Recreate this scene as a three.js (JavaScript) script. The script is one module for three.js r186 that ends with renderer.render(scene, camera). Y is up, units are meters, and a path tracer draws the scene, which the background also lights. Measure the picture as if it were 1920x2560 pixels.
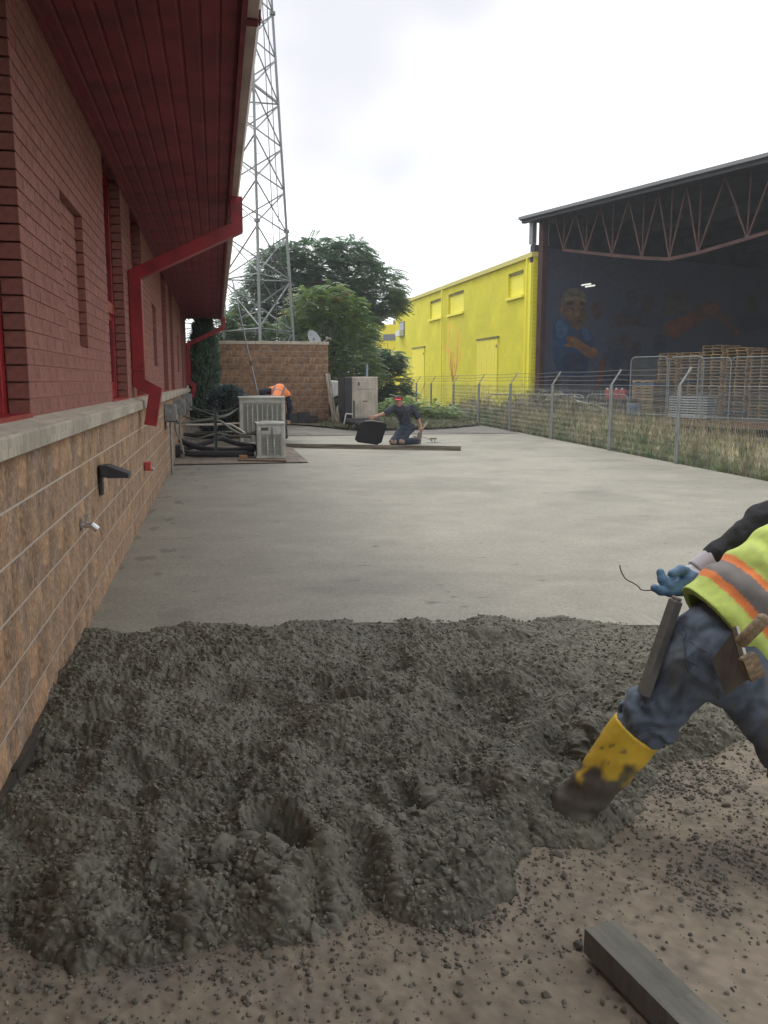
import * as THREE from 'three';
import { mergeGeometries } from 'three/addons/utils/BufferGeometryUtils.js';

// ---------------------------------------------------------------- camera, sky, sun, exposure
const F = 2150, PITCH = Math.atan((1280 - 955) / F), YAW = Math.atan((960 - 540) * Math.cos(PITCH) / F), EYE = 1.5;
const scene = new THREE.Scene();
const camera = new THREE.PerspectiveCamera(2 * Math.atan(1280 / F) * 180 / Math.PI, 0.75, 0.05, 2000);
camera.position.set(0, EYE, 0);
camera.rotation.set(-PITCH, -YAW, 0, 'YXZ');
const renderer = new THREE.WebGLRenderer({ antialias: true });
renderer.toneMapping = THREE.LinearToneMapping;
renderer.toneMappingExposure = 1.34;
renderer.shadowMap.enabled = true;

const V = (x, y, z) => new THREE.Vector3(x, y, z);
function rng(seed) { let a = seed >>> 0; return () => { a = (a + 0x6D2B79F5) | 0; let t = Math.imul(a ^ (a >>> 15), 1 | a); t = (t + Math.imul(t ^ (t >>> 7), 61 | t)) ^ t; return ((t ^ (t >>> 14)) >>> 0) / 4294967296; }; }
const clamp = (x, a = 0, b = 1) => Math.min(b, Math.max(a, x)), mix = (a, b, t) => a + (b - a) * t;
const sstep = (a, b, x) => { const t = clamp((x - a) / (b - a)); return t * t * (3 - 2 * t); };
// value noise, optionally tiling with an integer period
function hash2(x, y, s) { let h = Math.imul(x | 0, 374761393) ^ Math.imul(y | 0, 668265263) ^ Math.imul(s | 0, 1442695041); h = Math.imul(h ^ (h >>> 13), 1274126177); return ((h ^ (h >>> 16)) >>> 0) / 4294967296; }
function vn(x, y, s = 0, p = 0) {
  const xi = Math.floor(x), yi = Math.floor(y); let fx = x - xi, fy = y - yi; fx = fx * fx * (3 - 2 * fx); fy = fy * fy * (3 - 2 * fy);
  const w = p ? (k => ((k % p) + p) % p) : (k => k);
  const a = hash2(w(xi), w(yi), s), b = hash2(w(xi + 1), w(yi), s), c = hash2(w(xi), w(yi + 1), s), d = hash2(w(xi + 1), w(yi + 1), s);
  return a + (b - a) * fx + (c - a + (a - b - c + d) * fx) * fy;
}
function fbm(x, y, o = 4, s = 0, p = 0) { let r = 0, a = .5, t = 0; for (let i = 0; i < o; i++) { r += a * vn(x, y, s + i * 17, p); t += a; a *= .5; x *= 2; y *= 2; p *= 2; } return r / t; }
// rounded clods: distance to jittered cell points, 1 in the middle of a lump, 0 between lumps
function clod(x, y, s) {
  const xi = Math.floor(x), yi = Math.floor(y); let m = 9;
  for (let j = -1; j < 2; j++) for (let i = -1; i < 2; i++) { const a = xi + i + hash2(xi + i, yi + j, s), b = yi + j + hash2(xi + i, yi + j, s + 7), r = .7 + .6 * hash2(xi + i, yi + j, s + 13), d = ((a - x) ** 2 + (b - y) ** 2) / (r * r); if (d < m) m = d; }
  return Math.max(0, 1 - m);
}

// overcast sky: white, with a grey-blue thinner patch high up, brighter to the right of the view
{
  const W = 512, Hh = 256, d = new Float32Array(W * Hh * 4);
  const PX = [0.233, 0.347, -0.908];
  const sx = Math.sin(-0.35), sz = -Math.cos(-0.35);
  for (let j = 0; j < Hh; j++) for (let i = 0; i < W; i++) {
    const el = (j + .5) / Hh * Math.PI - Math.PI / 2, az = ((i + .5) / W - .5) * 2 * Math.PI;
    const x = Math.cos(el) * Math.cos(az), z = Math.cos(el) * Math.sin(az), y = Math.sin(el);
    const k = Math.max(y, 0) + .35, n = fbm(x / k * 1.6 + 9, z / k * 1.6 + 4, 5, 3), n2 = fbm(x / k * 4 + 2, z / k * 4 + 7, 4, 11);
    let L = 1.12 + .25 * (n - .5) + .1 * (n2 - .5);
    const toward = Math.max(0, x * sx * .82 + y * .57 + z * sz * .82);
    L += .35 * Math.pow(toward, 2);
    const pd = Math.max(0, x * PX[0] + y * PX[1] + z * PX[2]), edgeN = fbm(x / k * 3 + 1, z / k * 3 + 8, 4, 37);
    const patch = clamp(sstep(.5, .68, fbm(x / k * 1.1 + 5.1, z / k * 1.1 + 1.3, 3, 23)) * sstep(.1, .5, y) + sstep(.965, 1.0, pd + .045 * (edgeN - .5)));
    L -= patch * Math.max(0, L - .64) * .95;
    let r = L * .985, g = L, b = L * 1.02 + patch * .03;
    if (y < 0) { const t = sstep(0, -.12, y); r = mix(r, .22, t); g = mix(g, .2, t); b = mix(b, .17, t); }
    const o = (j * W + i) * 4; d[o] = r; d[o + 1] = g; d[o + 2] = b; d[o + 3] = 1;
  }
  const t = new THREE.DataTexture(d, W, Hh, THREE.RGBAFormat, THREE.FloatType);
  t.mapping = THREE.EquirectangularReflectionMapping; t.magFilter = THREE.LinearFilter; t.minFilter = THREE.LinearFilter; t.wrapS = THREE.RepeatWrapping; t.needsUpdate = true;
  scene.background = t; scene.environment = t;
}
const sun = new THREE.DirectionalLight(new THREE.Color(1, .97, .92), 1.2);
sun.position.set(-17, 46, -38); sun.target.position.set(0, 0, -10); scene.add(sun, sun.target);
sun.castShadow = true; sun.shadow.radius = 45; sun.shadow.mapSize.set(2048, 2048);
Object.assign(sun.shadow.camera, { left: -45, right: 45, top: 45, bottom: -45, near: 1, far: 160 });

// ---------------------------------------------------------------- photo pixel -> direction -> place
const CY = Math.cos(YAW), SY = Math.sin(YAW), CP = Math.cos(PITCH), SP = Math.sin(PITCH);
const FW = V(SY * CP, -SP, -CY * CP), RT = V(CY, 0, SY), UP = V().crossVectors(RT, FW);
function ray(px, py) { return FW.clone().addScaledVector(RT, (px - 960) / F).addScaledVector(UP, -(py - 1280) / F); }
const onRay = (px, py, t) => ray(px, py).multiplyScalar(t).add(V(0, EYE, 0));          // t metres ahead of the camera
const onY = (px, py, y = 0) => onRay(px, py, (y - EYE) / ray(px, py).y);
const onX = (px, py, x) => onRay(px, py, x / ray(px, py).x);
const onZ = (px, py, z) => onRay(px, py, z / ray(px, py).z);
function onPlane(px, py, p, n) { const r = ray(px, py); return onRay(px, py, (p.clone().sub(V(0, EYE, 0))).dot(n) / r.dot(n)); }

// ---------------------------------------------------------------- objects
const taken = {};
function numbered(n) { const k = taken[n] = (taken[n] ?? -1) + 1; return k ? n + '_' + String(k).padStart(3, '0') : n; }
function tag(o, label, category, group) { o.userData.label = label; o.userData.category = category; if (group) o.userData.group = group; return o; }
function thing(name, label, category, group, p) { const g = new THREE.Group(); g.name = numbered(name); scene.add(g); if (p) g.position.copy(p); return tag(g, label, category, group); }
function obj(name, geo, mat, parent) { if (Array.isArray(geo)) geo = merge(geo); const m = new THREE.Mesh(geo, mat); m.castShadow = m.receiveShadow = true; m.name = parent ? name : numbered(name); (parent || scene).add(m); return m; }
function struct(name, geo, mat) { const m = obj(name, geo, mat); m.userData.kind = 'structure'; return m; }
function copyOf(root, label) { const c = root.clone(); c.name = numbered(root.name.replace(/_\d{3}$/, '')); c.userData = { ...root.userData }; if (label) c.userData.label = label; scene.add(c); return c; }
function merge(list) {
  list = list.map(g => { g = g.index ? g.toNonIndexed() : g; const o = new THREE.BufferGeometry(); for (const a of ['position', 'normal', 'uv']) if (g.attributes[a]) o.setAttribute(a, g.attributes[a]); if (!o.attributes.uv) o.setAttribute('uv', new THREE.BufferAttribute(new Float32Array(o.attributes.position.count * 2), 2)); if (!o.attributes.normal) o.computeVertexNormals(); return o; });
  return list.length === 1 ? list[0] : mergeGeometries(list);
}
// uv in metres from the dominant axis of every face
function metreUV(g, s = 1, ou = 0, ov = 0) {
  g = g.index ? g.toNonIndexed() : g; if (!g.attributes.normal) g.computeVertexNormals();
  const p = g.attributes.position, uv = new Float32Array(p.count * 2);
  const a = V(), b = V(), c = V(), n = V();
  for (let i = 0; i < p.count; i += 3) {
    a.fromBufferAttribute(p, i); b.fromBufferAttribute(p, i + 1); c.fromBufferAttribute(p, i + 2);
    n.subVectors(b, a).cross(c.clone().sub(a)); const X = Math.abs(n.x), Y = Math.abs(n.y), Z = Math.abs(n.z);
    [a, b, c].forEach((q, k) => { const u = X >= Y && X >= Z ? [q.z, q.y] : Y >= Z ? [q.x, q.z] : [q.x, q.y]; uv[(i + k) * 2] = u[0] * s + ou; uv[(i + k) * 2 + 1] = u[1] * s + ov; });
  }
  g.setAttribute('uv', new THREE.BufferAttribute(uv, 2)); return g;
}
// box from corner to corner, bevel cut on the edges when b > 0
function box(x0, y0, z0, x1, y1, z1, b = 0) {
  const w = x1 - x0, h = y1 - y0, d = z1 - z0; let g;
  if (b > 0) {
    const s = new THREE.Shape(), X = w / 2, Y = h / 2; s.moveTo(-X + b, -Y + b); s.lineTo(X - b, -Y + b); s.lineTo(X - b, Y - b); s.lineTo(-X + b, Y - b); s.closePath();
    g = new THREE.ExtrudeGeometry(s, { depth: d - 2 * b, bevelEnabled: true, bevelThickness: b, bevelSize: b, bevelSegments: 1, steps: 1 }); g.translate(0, 0, -d / 2 + b);
  } else g = new THREE.BoxGeometry(w, h, d);
  g.translate((x0 + x1) / 2, (y0 + y1) / 2, (z0 + z1) / 2); return metreUV(g);
}
const cbox = (w, h, d, b = 0) => box(-w / 2, -h / 2, -d / 2, w / 2, h / 2, d / 2, b);
// a bar of rectangular section from a to b
function bar(a, b, w, h, up = V(0, 1, 0), bev = 0) {
  const d = b.clone().sub(a), L = d.length(), g = cbox(w, h, L, bev), z = d.normalize(), x = V().crossVectors(up, z); if (x.lengthSq() < 1e-6) x.set(1, 0, 0); x.normalize();
  const y = V().crossVectors(z, x), m = new THREE.Matrix4().makeBasis(x, y, z).setPosition(a.clone().add(b).multiplyScalar(.5)); return g.applyMatrix4(m);
}
function rod(a, b, r, seg = 8, r2 = r) { const d = b.clone().sub(a), L = d.length(), g = new THREE.CylinderGeometry(r2, r, L, seg); g.applyQuaternion(new THREE.Quaternion().setFromUnitVectors(V(0, 1, 0), d.normalize())); const c = a.clone().add(b).multiplyScalar(.5); g.translate(c.x, c.y, c.z); return g; }
function tube(pts, r, seg = 24, rad = 8, tension = .5) { return new THREE.TubeGeometry(new THREE.CatmullRomCurve3(pts, false, 'catmullrom', tension), seg, r, rad, false); }
function quadGeo(pts, n = 1) { // flat polygon fan
  const pos = []; for (let i = 1; i < pts.length - 1; i++) for (const q of [pts[0], pts[i], pts[i + 1]]) pos.push(q.x, q.y, q.z);
  const g = new THREE.BufferGeometry(); g.setAttribute('position', new THREE.Float32BufferAttribute(pos, 3)); g.computeVertexNormals(); return metreUV(g);
}
// ---------------------------------------------------------------- textures
function tex(w, h, fn, srgb = true) {
  const d = new Uint8Array(w * h * 4);
  for (let j = 0; j < h; j++) for (let i = 0; i < w; i++) { const c = fn(i / w, j / h), o = (j * w + i) * 4; if (typeof c === 'number') { d[o] = d[o + 1] = d[o + 2] = clamp(c) * 255; } else { d[o] = clamp(c[0]) * 255; d[o + 1] = clamp(c[1]) * 255; d[o + 2] = clamp(c[2]) * 255; } d[o + 3] = 255; }
  const t = new THREE.DataTexture(d, w, h, THREE.RGBAFormat); t.wrapS = t.wrapT = THREE.RepeatWrapping; t.magFilter = THREE.LinearFilter; t.minFilter = THREE.LinearMipmapLinearFilter; t.generateMipmaps = true; if (srgb) t.colorSpace = THREE.SRGBColorSpace; t.needsUpdate = true; return t;
}
const rep = (t, u, v = u) => { const c = t.clone(); c.repeat.set(u, v); c.needsUpdate = true; return c; };
const lin = (r, g, b) => new THREE.Color().setRGB(r, g, b);
function mat(r, g, b, rough = .8, o = {}) { return new THREE.MeshStandardMaterial({ color: lin(r, g, b), roughness: rough, side: THREE.DoubleSide, ...o }); }
// shared grey mottling maps (mean near white, multiplied by the material colour)
const mottle = tex(256, 256, (u, v) => { const n = fbm(u * 6, v * 6, 5, 1, 6), s = hash2(u * 256, v * 256, 5); return .78 + .36 * (n - .5) + .1 * (s - .5); });
const grain = tex(256, 256, (u, v) => { const n = fbm(u * 24, v * 24, 3, 2, 24), s = hash2(u * 256, v * 256, 9); return clamp(.5 + .6 * (n - .5) + .5 * (s - .5)); }, false);
const woodTex = tex(256, 256, (u, v) => { const n = fbm(u * 4, v * 40, 4, 31, 0), m = fbm(u * 3, v * 3, 3, 8, 0); const k = .72 + .5 * (n - .5) + .3 * (m - .5); return [k, k * .96, k * .9]; });
const stainTex = tex(512, 512, (u, v) => { const n = fbm(u * 5, v * 5, 5, 61, 5), st = fbm(u * 40, v * 3, 3, 71, 0); return .8 + .3 * (n - .5) + .16 * (st - .5); });
// ---------------------------------------------------------------- ground, slab, wet concrete
const XB = -.83, XW = -.88, ZFAR = -27.9, ZNEAR = 2.5;
const slabFront = x => -5.22 + .06 * Math.sin(x * 1.7) * .3 + .27 * Math.max(0, x - .87) * .95;
const edgeX = z => 7.62 - .052 * z;                                     // right edge of the new slab
function gridMesh(xs, zs, hf, col) {
  const nx = xs.length, nz = zs.length, pos = new Float32Array(nx * nz * 3), uv = new Float32Array(nx * nz * 2), c = col ? new Float32Array(nx * nz * 3) : null, idx = [];
  for (let j = 0; j < nz; j++) for (let i = 0; i < nx; i++) { const o = j * nx + i, x = xs[i], z = zs[j], y = hf(x, z); pos[o * 3] = x; pos[o * 3 + 1] = y; pos[o * 3 + 2] = z; uv[o * 2] = x; uv[o * 2 + 1] = -z; if (c) { const q = col(x, z, y); c[o * 3] = q[0]; c[o * 3 + 1] = q[1]; c[o * 3 + 2] = q[2]; } }
  for (let j = 0; j < nz - 1; j++) for (let i = 0; i < nx - 1; i++) { const a = j * nx + i, b = a + 1, d = a + nx, e = d + 1; if ([a, b, d, e].every(k => pos[k * 3 + 1] > -50)) idx.push(a, b, e, a, e, d); }
  const g = new THREE.BufferGeometry(); g.setAttribute('position', new THREE.BufferAttribute(pos, 3)); g.setAttribute('uv', new THREE.BufferAttribute(uv, 2)); if (c) g.setAttribute('color', new THREE.BufferAttribute(c, 3)); g.setIndex(idx); g.computeVertexNormals(); return g;
}
const range = (a, b, n) => Array.from({ length: n + 1 }, (_, i) => a + (b - a) * i / n);
const groundY = (x, z) => {
  const right = x - edgeX(z), far = sstep(-24, -31, z);
  let y = mix(-.2, -.01, far);
  if (right > 0) y = mix(-.03, -.75, sstep(.2, 6.5, right)) + (fbm(x * .8, z * .8, 3, 5) - .5) * .12 * sstep(0, 2, right);
  if (z < -60) y = mix(y, 0, sstep(-60, -90, z));
  return y;
};
{
  const xs = [...range(-400, -20, 8), ...range(-12, 7, 16), ...range(7.3, 26, 70), ...range(30, 60, 8), ...range(90, 500, 6)].sort((a, b) => a - b);
  const zs = [...range(-900, -120, 7), ...range(-110, -50, 20), ...range(-48, 0, 90), ...range(4, 60, 8)].sort((a, b) => a - b);
  const m = mat(1, 1, 1, .95, { vertexColors: true, map: rep(mottle, .35), bumpMap: rep(grain, 2), bumpScale: .01 });
  struct('ground', gridMesh(xs, zs, groundY, (x, z) => { const n = fbm(x * .6, z * .6, 4, 44), k = .8 + .5 * (n - .5); return n > .5 ? [.16 * k, .15 * k, .075 * k] : [.19 * k, .155 * k, .1 * k]; }), m);
}
// smooth screeded slab
const slabMap = tex(1024, 2048, (u, v) => {
  const x = -1 + u * 11, z = v * 26;
  const big = fbm(x * .5, z * .35, 4, 3), mid = fbm(x * 3.2, z * 3.2, 5, 7), streak = fbm(x * .7 + Math.sin(z * .6) * .8, z * 2.4 + Math.sin(x * .7) * 1.6, 4, 12), fine = hash2(u * 1024, v * 2048, 3);
  let k = .78 + .1 * (big - .5) + .11 * (mid - .5) + .08 * (streak - .5) + .13 * (fine - .5);
  const wet = sstep(.62, .72, fbm(x * .8 + 3, z * .9, 4, 19)); k -= wet * .05;
  const pit = sstep(.83, .87, fbm(x * 5, z * 14, 3, 29)); k -= pit * .2;
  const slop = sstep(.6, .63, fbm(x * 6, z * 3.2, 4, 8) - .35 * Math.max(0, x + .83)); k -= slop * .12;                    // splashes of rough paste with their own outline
  return [k, k * .98, k * .925];
});
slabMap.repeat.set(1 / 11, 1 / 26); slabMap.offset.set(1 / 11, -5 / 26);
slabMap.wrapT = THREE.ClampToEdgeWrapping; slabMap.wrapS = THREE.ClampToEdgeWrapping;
const slabBump = tex(1024, 1024, (u, v) => .5 + .5 * (fbm(u * 8, v * 30, 4, 4, 0) - .5) + .35 * (fbm(u * 120, v * 120, 2, 6) - .5) - .6 * sstep(.82, .88, fbm(u * 20, v * 42, 3, 26)), false);
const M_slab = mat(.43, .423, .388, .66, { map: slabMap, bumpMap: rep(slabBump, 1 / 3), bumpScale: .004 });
const FARZ = x => -24.3 - .35 * Math.max(0, x - 7);
{
  const xs = range(-.835, 8.9, 60), zs = [];
  const pos = [], idx = [], uv = [], NZ = 90, NX = 60;
  for (let j = 0; j <= NZ; j++) for (let i = 0; i <= NX; i++) {
    const t = j / NZ; let x = 0, z = 0; for (let it = 0; it < 3; it++) { z = mix(slabFront(x), FARZ(x), t); x = mix(-.845, edgeX(z) , i / NX); }
    z = mix(slabFront(x), FARZ(x), t) + (j === 0 ? .04 * (fbm(x * 9, 1, 3, 2) - .5) : 0);
    const dz = x < 1.64 && z < -16.0 && z > -25.4 ? 0 : 0;
    const y = .006 * (fbm(x * .9, z * .7, 3, 5) - .5) + dz - (i === 0 ? .01 : 0); pos.push(x, y, z); uv.push(x, -z);
  }
  for (let j = 0; j < NZ; j++) for (let i = 0; i < NX; i++) { const a = j * (NX + 1) + i, b = a + 1, d = a + NX + 1, e = d + 1; idx.push(a, b, e, a, e, d); }
  // thickness at the open right edge
  let base = pos.length / 3; for (let j = 0; j <= NZ; j++) { const o = (j * (NX + 1) + NX) * 3; pos.push(pos[o], pos[o + 1], pos[o + 2], pos[o], -.22, pos[o + 2]); uv.push(0, -pos[o + 2], .2, -pos[o + 2]); }
  for (let j = 0; j < NZ; j++) { const a = base + j * 2; idx.push(a, a + 1, a + 2, a + 1, a + 3, a + 2); }
  base = pos.length / 3; for (let i = 0; i <= NX; i++) { pos.push(pos[i * 3], pos[i * 3 + 1], pos[i * 3 + 2], pos[i * 3], -.2, pos[i * 3 + 2] + .05); uv.push(pos[i * 3], 5, pos[i * 3], 5.1); }
  for (let i = 0; i < NX; i++) { const a = base + i * 2; idx.push(a, a + 1, a + 2, a + 1, a + 3, a + 2); }
  const g = new THREE.BufferGeometry(); g.setAttribute('position', new THREE.Float32BufferAttribute(pos, 3)); g.setAttribute('uv', new THREE.Float32BufferAttribute(uv, 2)); g.setIndex(idx); g.computeVertexNormals();
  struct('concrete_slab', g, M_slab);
}
// old walk and lawn beyond it, rising a little towards the block wall
const farY = (x, z) => .012 + .15 * sstep(-24.6, -27.6, z) * sstep(8.5, 4.5, x);
function inPoly(P, x, z) { let c = false; for (let i = 0, j = P.length - 1; i < P.length; j = i++) if ((P[i][1] > z) !== (P[j][1] > z) && x < (P[j][0] - P[i][0]) * (z - P[i][1]) / (P[j][1] - P[i][1]) + P[i][0]) c = !c; return c; }
const lawnP = [[2.0, -27.3], [2.35, -27.1], [3.2, -26.3], [4.0, -25.65], [5, -25.55], [6.5, -25.9], [7.6, -26.9], [8.9, -28.6], [9.6, -32], [10.5, -60], [-3, -60], [-3, -27.3]];
struct('old_walk', gridMesh(range(-.83, 8.94, 60), range(-28.6, -24.2, 40), (x, z) => x > edgeX(z) ? -99 : farY(x, z)), mat(.24, .222, .2, .85, { map: rep(stainTex, .4), bumpMap: rep(grain, 1.5), bumpScale: .004 }));
struct('lawn', gridMesh(range(-3, 10.5, 160), range(-60, -25.3, 260), (x, z) => inPoly(lawnP, x, z) ? farY(x, z) + .03 + .03 * fbm(x * 3, z * 3, 3, 3) : -99, (x, z) => { const n = fbm(x * 1.2, z * 1.2, 4, 6); return n > .47 ? [.1, .115, .04] : [.19, .16, .1]; }), mat(1, 1, 1, .95, { vertexColors: true, map: rep(mottle, .7), bumpMap: rep(grain, 3), bumpScale: .02 }));
// unfinished pad under the air conditioners
const M_pad = mat(.33, .28, .22, .92, { map: rep(stainTex, .5), bumpMap: rep(grain, 1.2), bumpScale: .012 });
{
  const xs = range(-.83, 1.66, 60), zs = range(-24.2, -16.05, 140);
  struct('equipment_bed', gridMesh(xs, zs, (x, z) => .018 + .022 * fbm(x * 5, z * 5, 4, 9) * sstep(1.67, 1.5, x) * sstep(-16.04, -16.3, z)), M_pad);
}
// compacted subgrade in the foreground
const subY = (x, z) => -.12 + .02 * (fbm(x * 2.2, z * 2.2, 3, 1) - .5) + .014 * (fbm(x * 14, z * 14, 3, 2) - .5) + .007 * (fbm(x * 60, z * 60, 2, 3) - .5) + .006 * clod(x * 38, z * 38, 4) * sstep(.5, .68, fbm(x * 3, z * 3, 3, 61));
{
  const xs = range(-.9, 3.6, 480), zs = range(-4.4, -.6, 430);
  struct('subgrade', gridMesh(xs, zs, subY, (x, z) => {
    const n = fbm(x * 1.6, z * 1.6, 4, 71), f = fbm(x * 30, z * 30, 3, 72), d = sstep(.46, .6, fbm(x * 2.6 + 4, z * 2.6, 4, 75)) * sstep(.35, .55, fbm(x * 7, z * 7, 3, 95)), w = sstep(.6, .72, fbm(x * 9, z * 9, 3, 77));
    const k = .85 + .5 * (n - .5) + .55 * (f - .5); let c = [.235 * k, .194 * k, .145 * k]; const t = clamp(d * .45 + w * .3); /* cement paste trodden into the dirt in patches */ return [mix(c[0], .13, t), mix(c[1], .115, t), mix(c[2], .1, t)];
  }), mat(1, 1, 1, .95, { vertexColors: true }));
  // loose ground between the pit and the fence, nearer than the slab
  struct('dirt_apron', gridMesh(range(3.5, 8.4, 40), range(-5.6, 2, 40), (x, z) => -.1 + .05 * (fbm(x * 2, z * 2, 3, 91) - .5)), mat(.3, .235, .17, .95, { map: rep(mottle, .6), bumpMap: rep(grain, 2), bumpScale: .012 }));
}
// dumped, unlevelled concrete: outline of its front edge taken on the subgrade
const rimPix = [[-260, 2330], [0, 2345], [90, 2395], [220, 2415], [340, 2410], [470, 2385], [560, 2372], [640, 2385], [760, 2380], [860, 2330], [930, 2300], [1010, 2300], [1120, 2330], [1200, 2290], [1265, 2230], [1285, 2150], [1330, 2105], [1390, 2110], [1480, 2118], [1560, 2075], [1605, 1990], [1640, 1930], [1700, 1890], [1790, 1880], [1900, 1830], [2050, 1780], [2300, 1720]];
const rim = rimPix.map(([x, y]) => onY(x, y, -.12)).map(p => [p.x, p.z]);
const rough = rim.concat([[6.5, -4.2], [6.5, slabFront(6.5) - .06]], range(6.2, -.85, 40).map(x => [x, slabFront(x) - .05]), [[-.87, -5.2], [-.87, -1.5]]);
function rimDist(x, z) { // signed distance to the front edge, positive inside
  let m = 1e9, inside = false; const P = rough;
  for (let i = 0, j = P.length - 1; i < P.length; j = i++) {
    const [xi, zi] = P[i], [xj, zj] = P[j]; if ((zi > z) !== (zj > z) && x < (xj - xi) * (z - zi) / (zj - zi) + xi) inside = !inside;
    const open = i > 0 && i < rim.length; if (!open) continue;
    const dx = xj - xi, dz = zj - zi, t = clamp(((x - xi) * dx + (z - zi) * dz) / (dx * dx + dz * dz)), e = Math.hypot(x - xi - t * dx, z - zi - t * dz); if (e < m) m = e;
  }
  return inside ? m : -m;
}
// boot holes, shovel gouges and ridges read off the photograph: [px, py, length, width, depth, angle]
const gouges = [[275, 1810, .12, .07, .05, .3], [345, 2010, .16, .07, .06, .2], [705, 2095, .13, .07, .09, 1.1], [910, 2190, .07, .2, .1, 0], [780, 2250, .07, .13, .07, .5], [650, 2290, .16, .06, .07, .5], [1020, 2010, .1, .05, .06, 1.2], [870, 1770, .16, .09, .05, .4], [960, 1690, .2, .08, .05, -.4], [1190, 1740, .18, .1, .045, .5], [1380, 1880, .24, .08, .06, -.8], [1480, 1800, .22, .09, .06, -.9], [1560, 1700, .16, .12, .05, .2], [790, 1690, .2, .1, .03, 0], [1240, 1620, .22, .06, .04, .1], [560, 1640, .22, .05, .03, .1], [430, 1890, .1, .06, .04, .3], [1130, 1850, .2, .07, .05, -.5], [120, 1880, .1, .06, .035, .6], [560, 2200, .14, .08, .04, .8]].map(([px, py, l, w, d, a]) => { const p = onY(px, py, -.03); return [p.x, p.z, l, w, d, Math.cos(a), Math.sin(a)]; });
function pileBase(x, z, rd) {
  const q = clamp((rd + .07 * (fbm(x * 5, z * 5, 3, 41) - .5) + .05 * (fbm(x * 14, z * 14, 2, 43) - .5) + .01) / .42), edge = Math.pow(q * (2 - q), .62);
  const back = sstep(-3.9, -5.0, z - .25 * Math.max(0, x - .87));
  let h = -.04 + .16 * (fbm(x * 1.9, z * 1.9, 3, 51) - .5) + .155 * (fbm(x * 4.3 + 8, z * 3.6, 2, 52) - .5) + .1 * (.22 - Math.abs(fbm(x * 3.4 + 2, z * 5, 3, 58) - .5)) - .012;
  h = mix(h, -.012 + (h + .045) * .45, back);
  h += .06 * Math.exp(-(((x + .28) / .4) ** 2 + ((z + 2.5) / .34) ** 2)) + .035 * Math.exp(-(((x - .42) / .3) ** 2 + ((z + 2.65) / .4) ** 2)) + .03 * Math.exp(-(((x - .75) / .14) ** 2 + ((z + 2.45) / .25) ** 2)) + .07 * Math.exp(-(((x - 1.17) / .17) ** 2 + ((z + 2.9) / .14) ** 2));
  for (const [gx, gz, l, w, d, ca, sa] of gouges) { const dx = x - gx, dz = z - gz; if (Math.abs(dx) > .5 || Math.abs(dz) > .5) continue; const a = (dx * ca + dz * sa) / l, b = (-dx * sa + dz * ca) / w, q = a * a + b * b; h += -1.0 * d * Math.exp(-q * 1.6) + d * .5 * Math.exp(-((Math.sqrt(q) - 1.5) ** 2) * 5); }
  return mix(-.15, h, edge);
}
function pileDetail(x, z, y, rd) { // height of the lumps in metres (no colour), evaluated along the skin so that steep fronts are not smeared
  const w = z - 1.4 * y * sstep(.34, .12, rd), wx = x + .035 * (fbm(x * 9, w * 9, 2, 141) - .5) + .016 * (vn(x * 40, w * 40, 143) - .5), wz = w + .035 * (fbm(x * 9 + 5, w * 9, 2, 142) - .5) + .016 * (vn(x * 40, w * 40, 144) - .5);
  const s = fbm(x * 2.4, z * 2.4, 3, 66); let amp = .62 + 1.05 * sstep(.3, .6, s);
  amp *= 1 - .35 * sstep(-4.7, -5.15, z - .25 * Math.max(0, x - .87)); amp *= mix(.6, 1, sstep(-.02, .05, rd));
  return amp * (.022 * (clod(wx * 6.5, wz * 6.5, 79) - .4) * sstep(.1, .4, rd) + .05 * (.25 - Math.abs(fbm(wx * 6, wz * 6, 3, 78) - .5)) - .006 + .012 * (clod(wx * 19, wz * 19, 81) - .4) + .011 * (clod(wx * 34, wz * 34, 82) - .4) + .007 * (clod(wx * 66, wz * 66, 83) - .4) + .014 * (Math.abs(vn(wx * 26, wz * 26, 84) - .5) - .2) + .007 * (vn(x * 130, w * 130, 85) - .5)) + .006 * (vn(x * 95, w * 95, 86) - .5) + .006 * (clod(wx * 48, wz * 48, 87) - .4) + .005 * (clod(wx * 90, wz * 90, 88) - .4);
}
function pilePoint(x, z) { // point of the skin: smooth heap pushed out along its own normal
  const rd = rimDist(x, z); if (rd < -.05) return null;
  const y = pileBase(x, z, rd), e = .012; let nx = 0, nz = 0;
  if (rd < .42) { nx = (y - pileBase(x + e, z, rimDist(x + e, z))) / e; nz = (y - pileBase(x, z + e, rimDist(x, z + e))) / e; const l = Math.hypot(nx, nz); if (l > 2) { nx *= 2 / l; nz *= 2 / l; } }
  const L = Math.hypot(nx, 1, nz), d = pileDetail(x, z, y, rd); return V(x + d * nx / L, y + d / L, z + d * nz / L);
}
const pileCol = (x, z) => { const n = fbm(x * 2.2, z * 2.2, 4, 31), f = fbm(x * 34, z * 34, 2, 33), st = vn(x * 120, z * 120, 2); const k = .82 + .5 * (n - .5) + .5 * (f - .5) + .5 * (st - .5); return [.132 * k, .124 * k, .09 * k]; };
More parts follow.
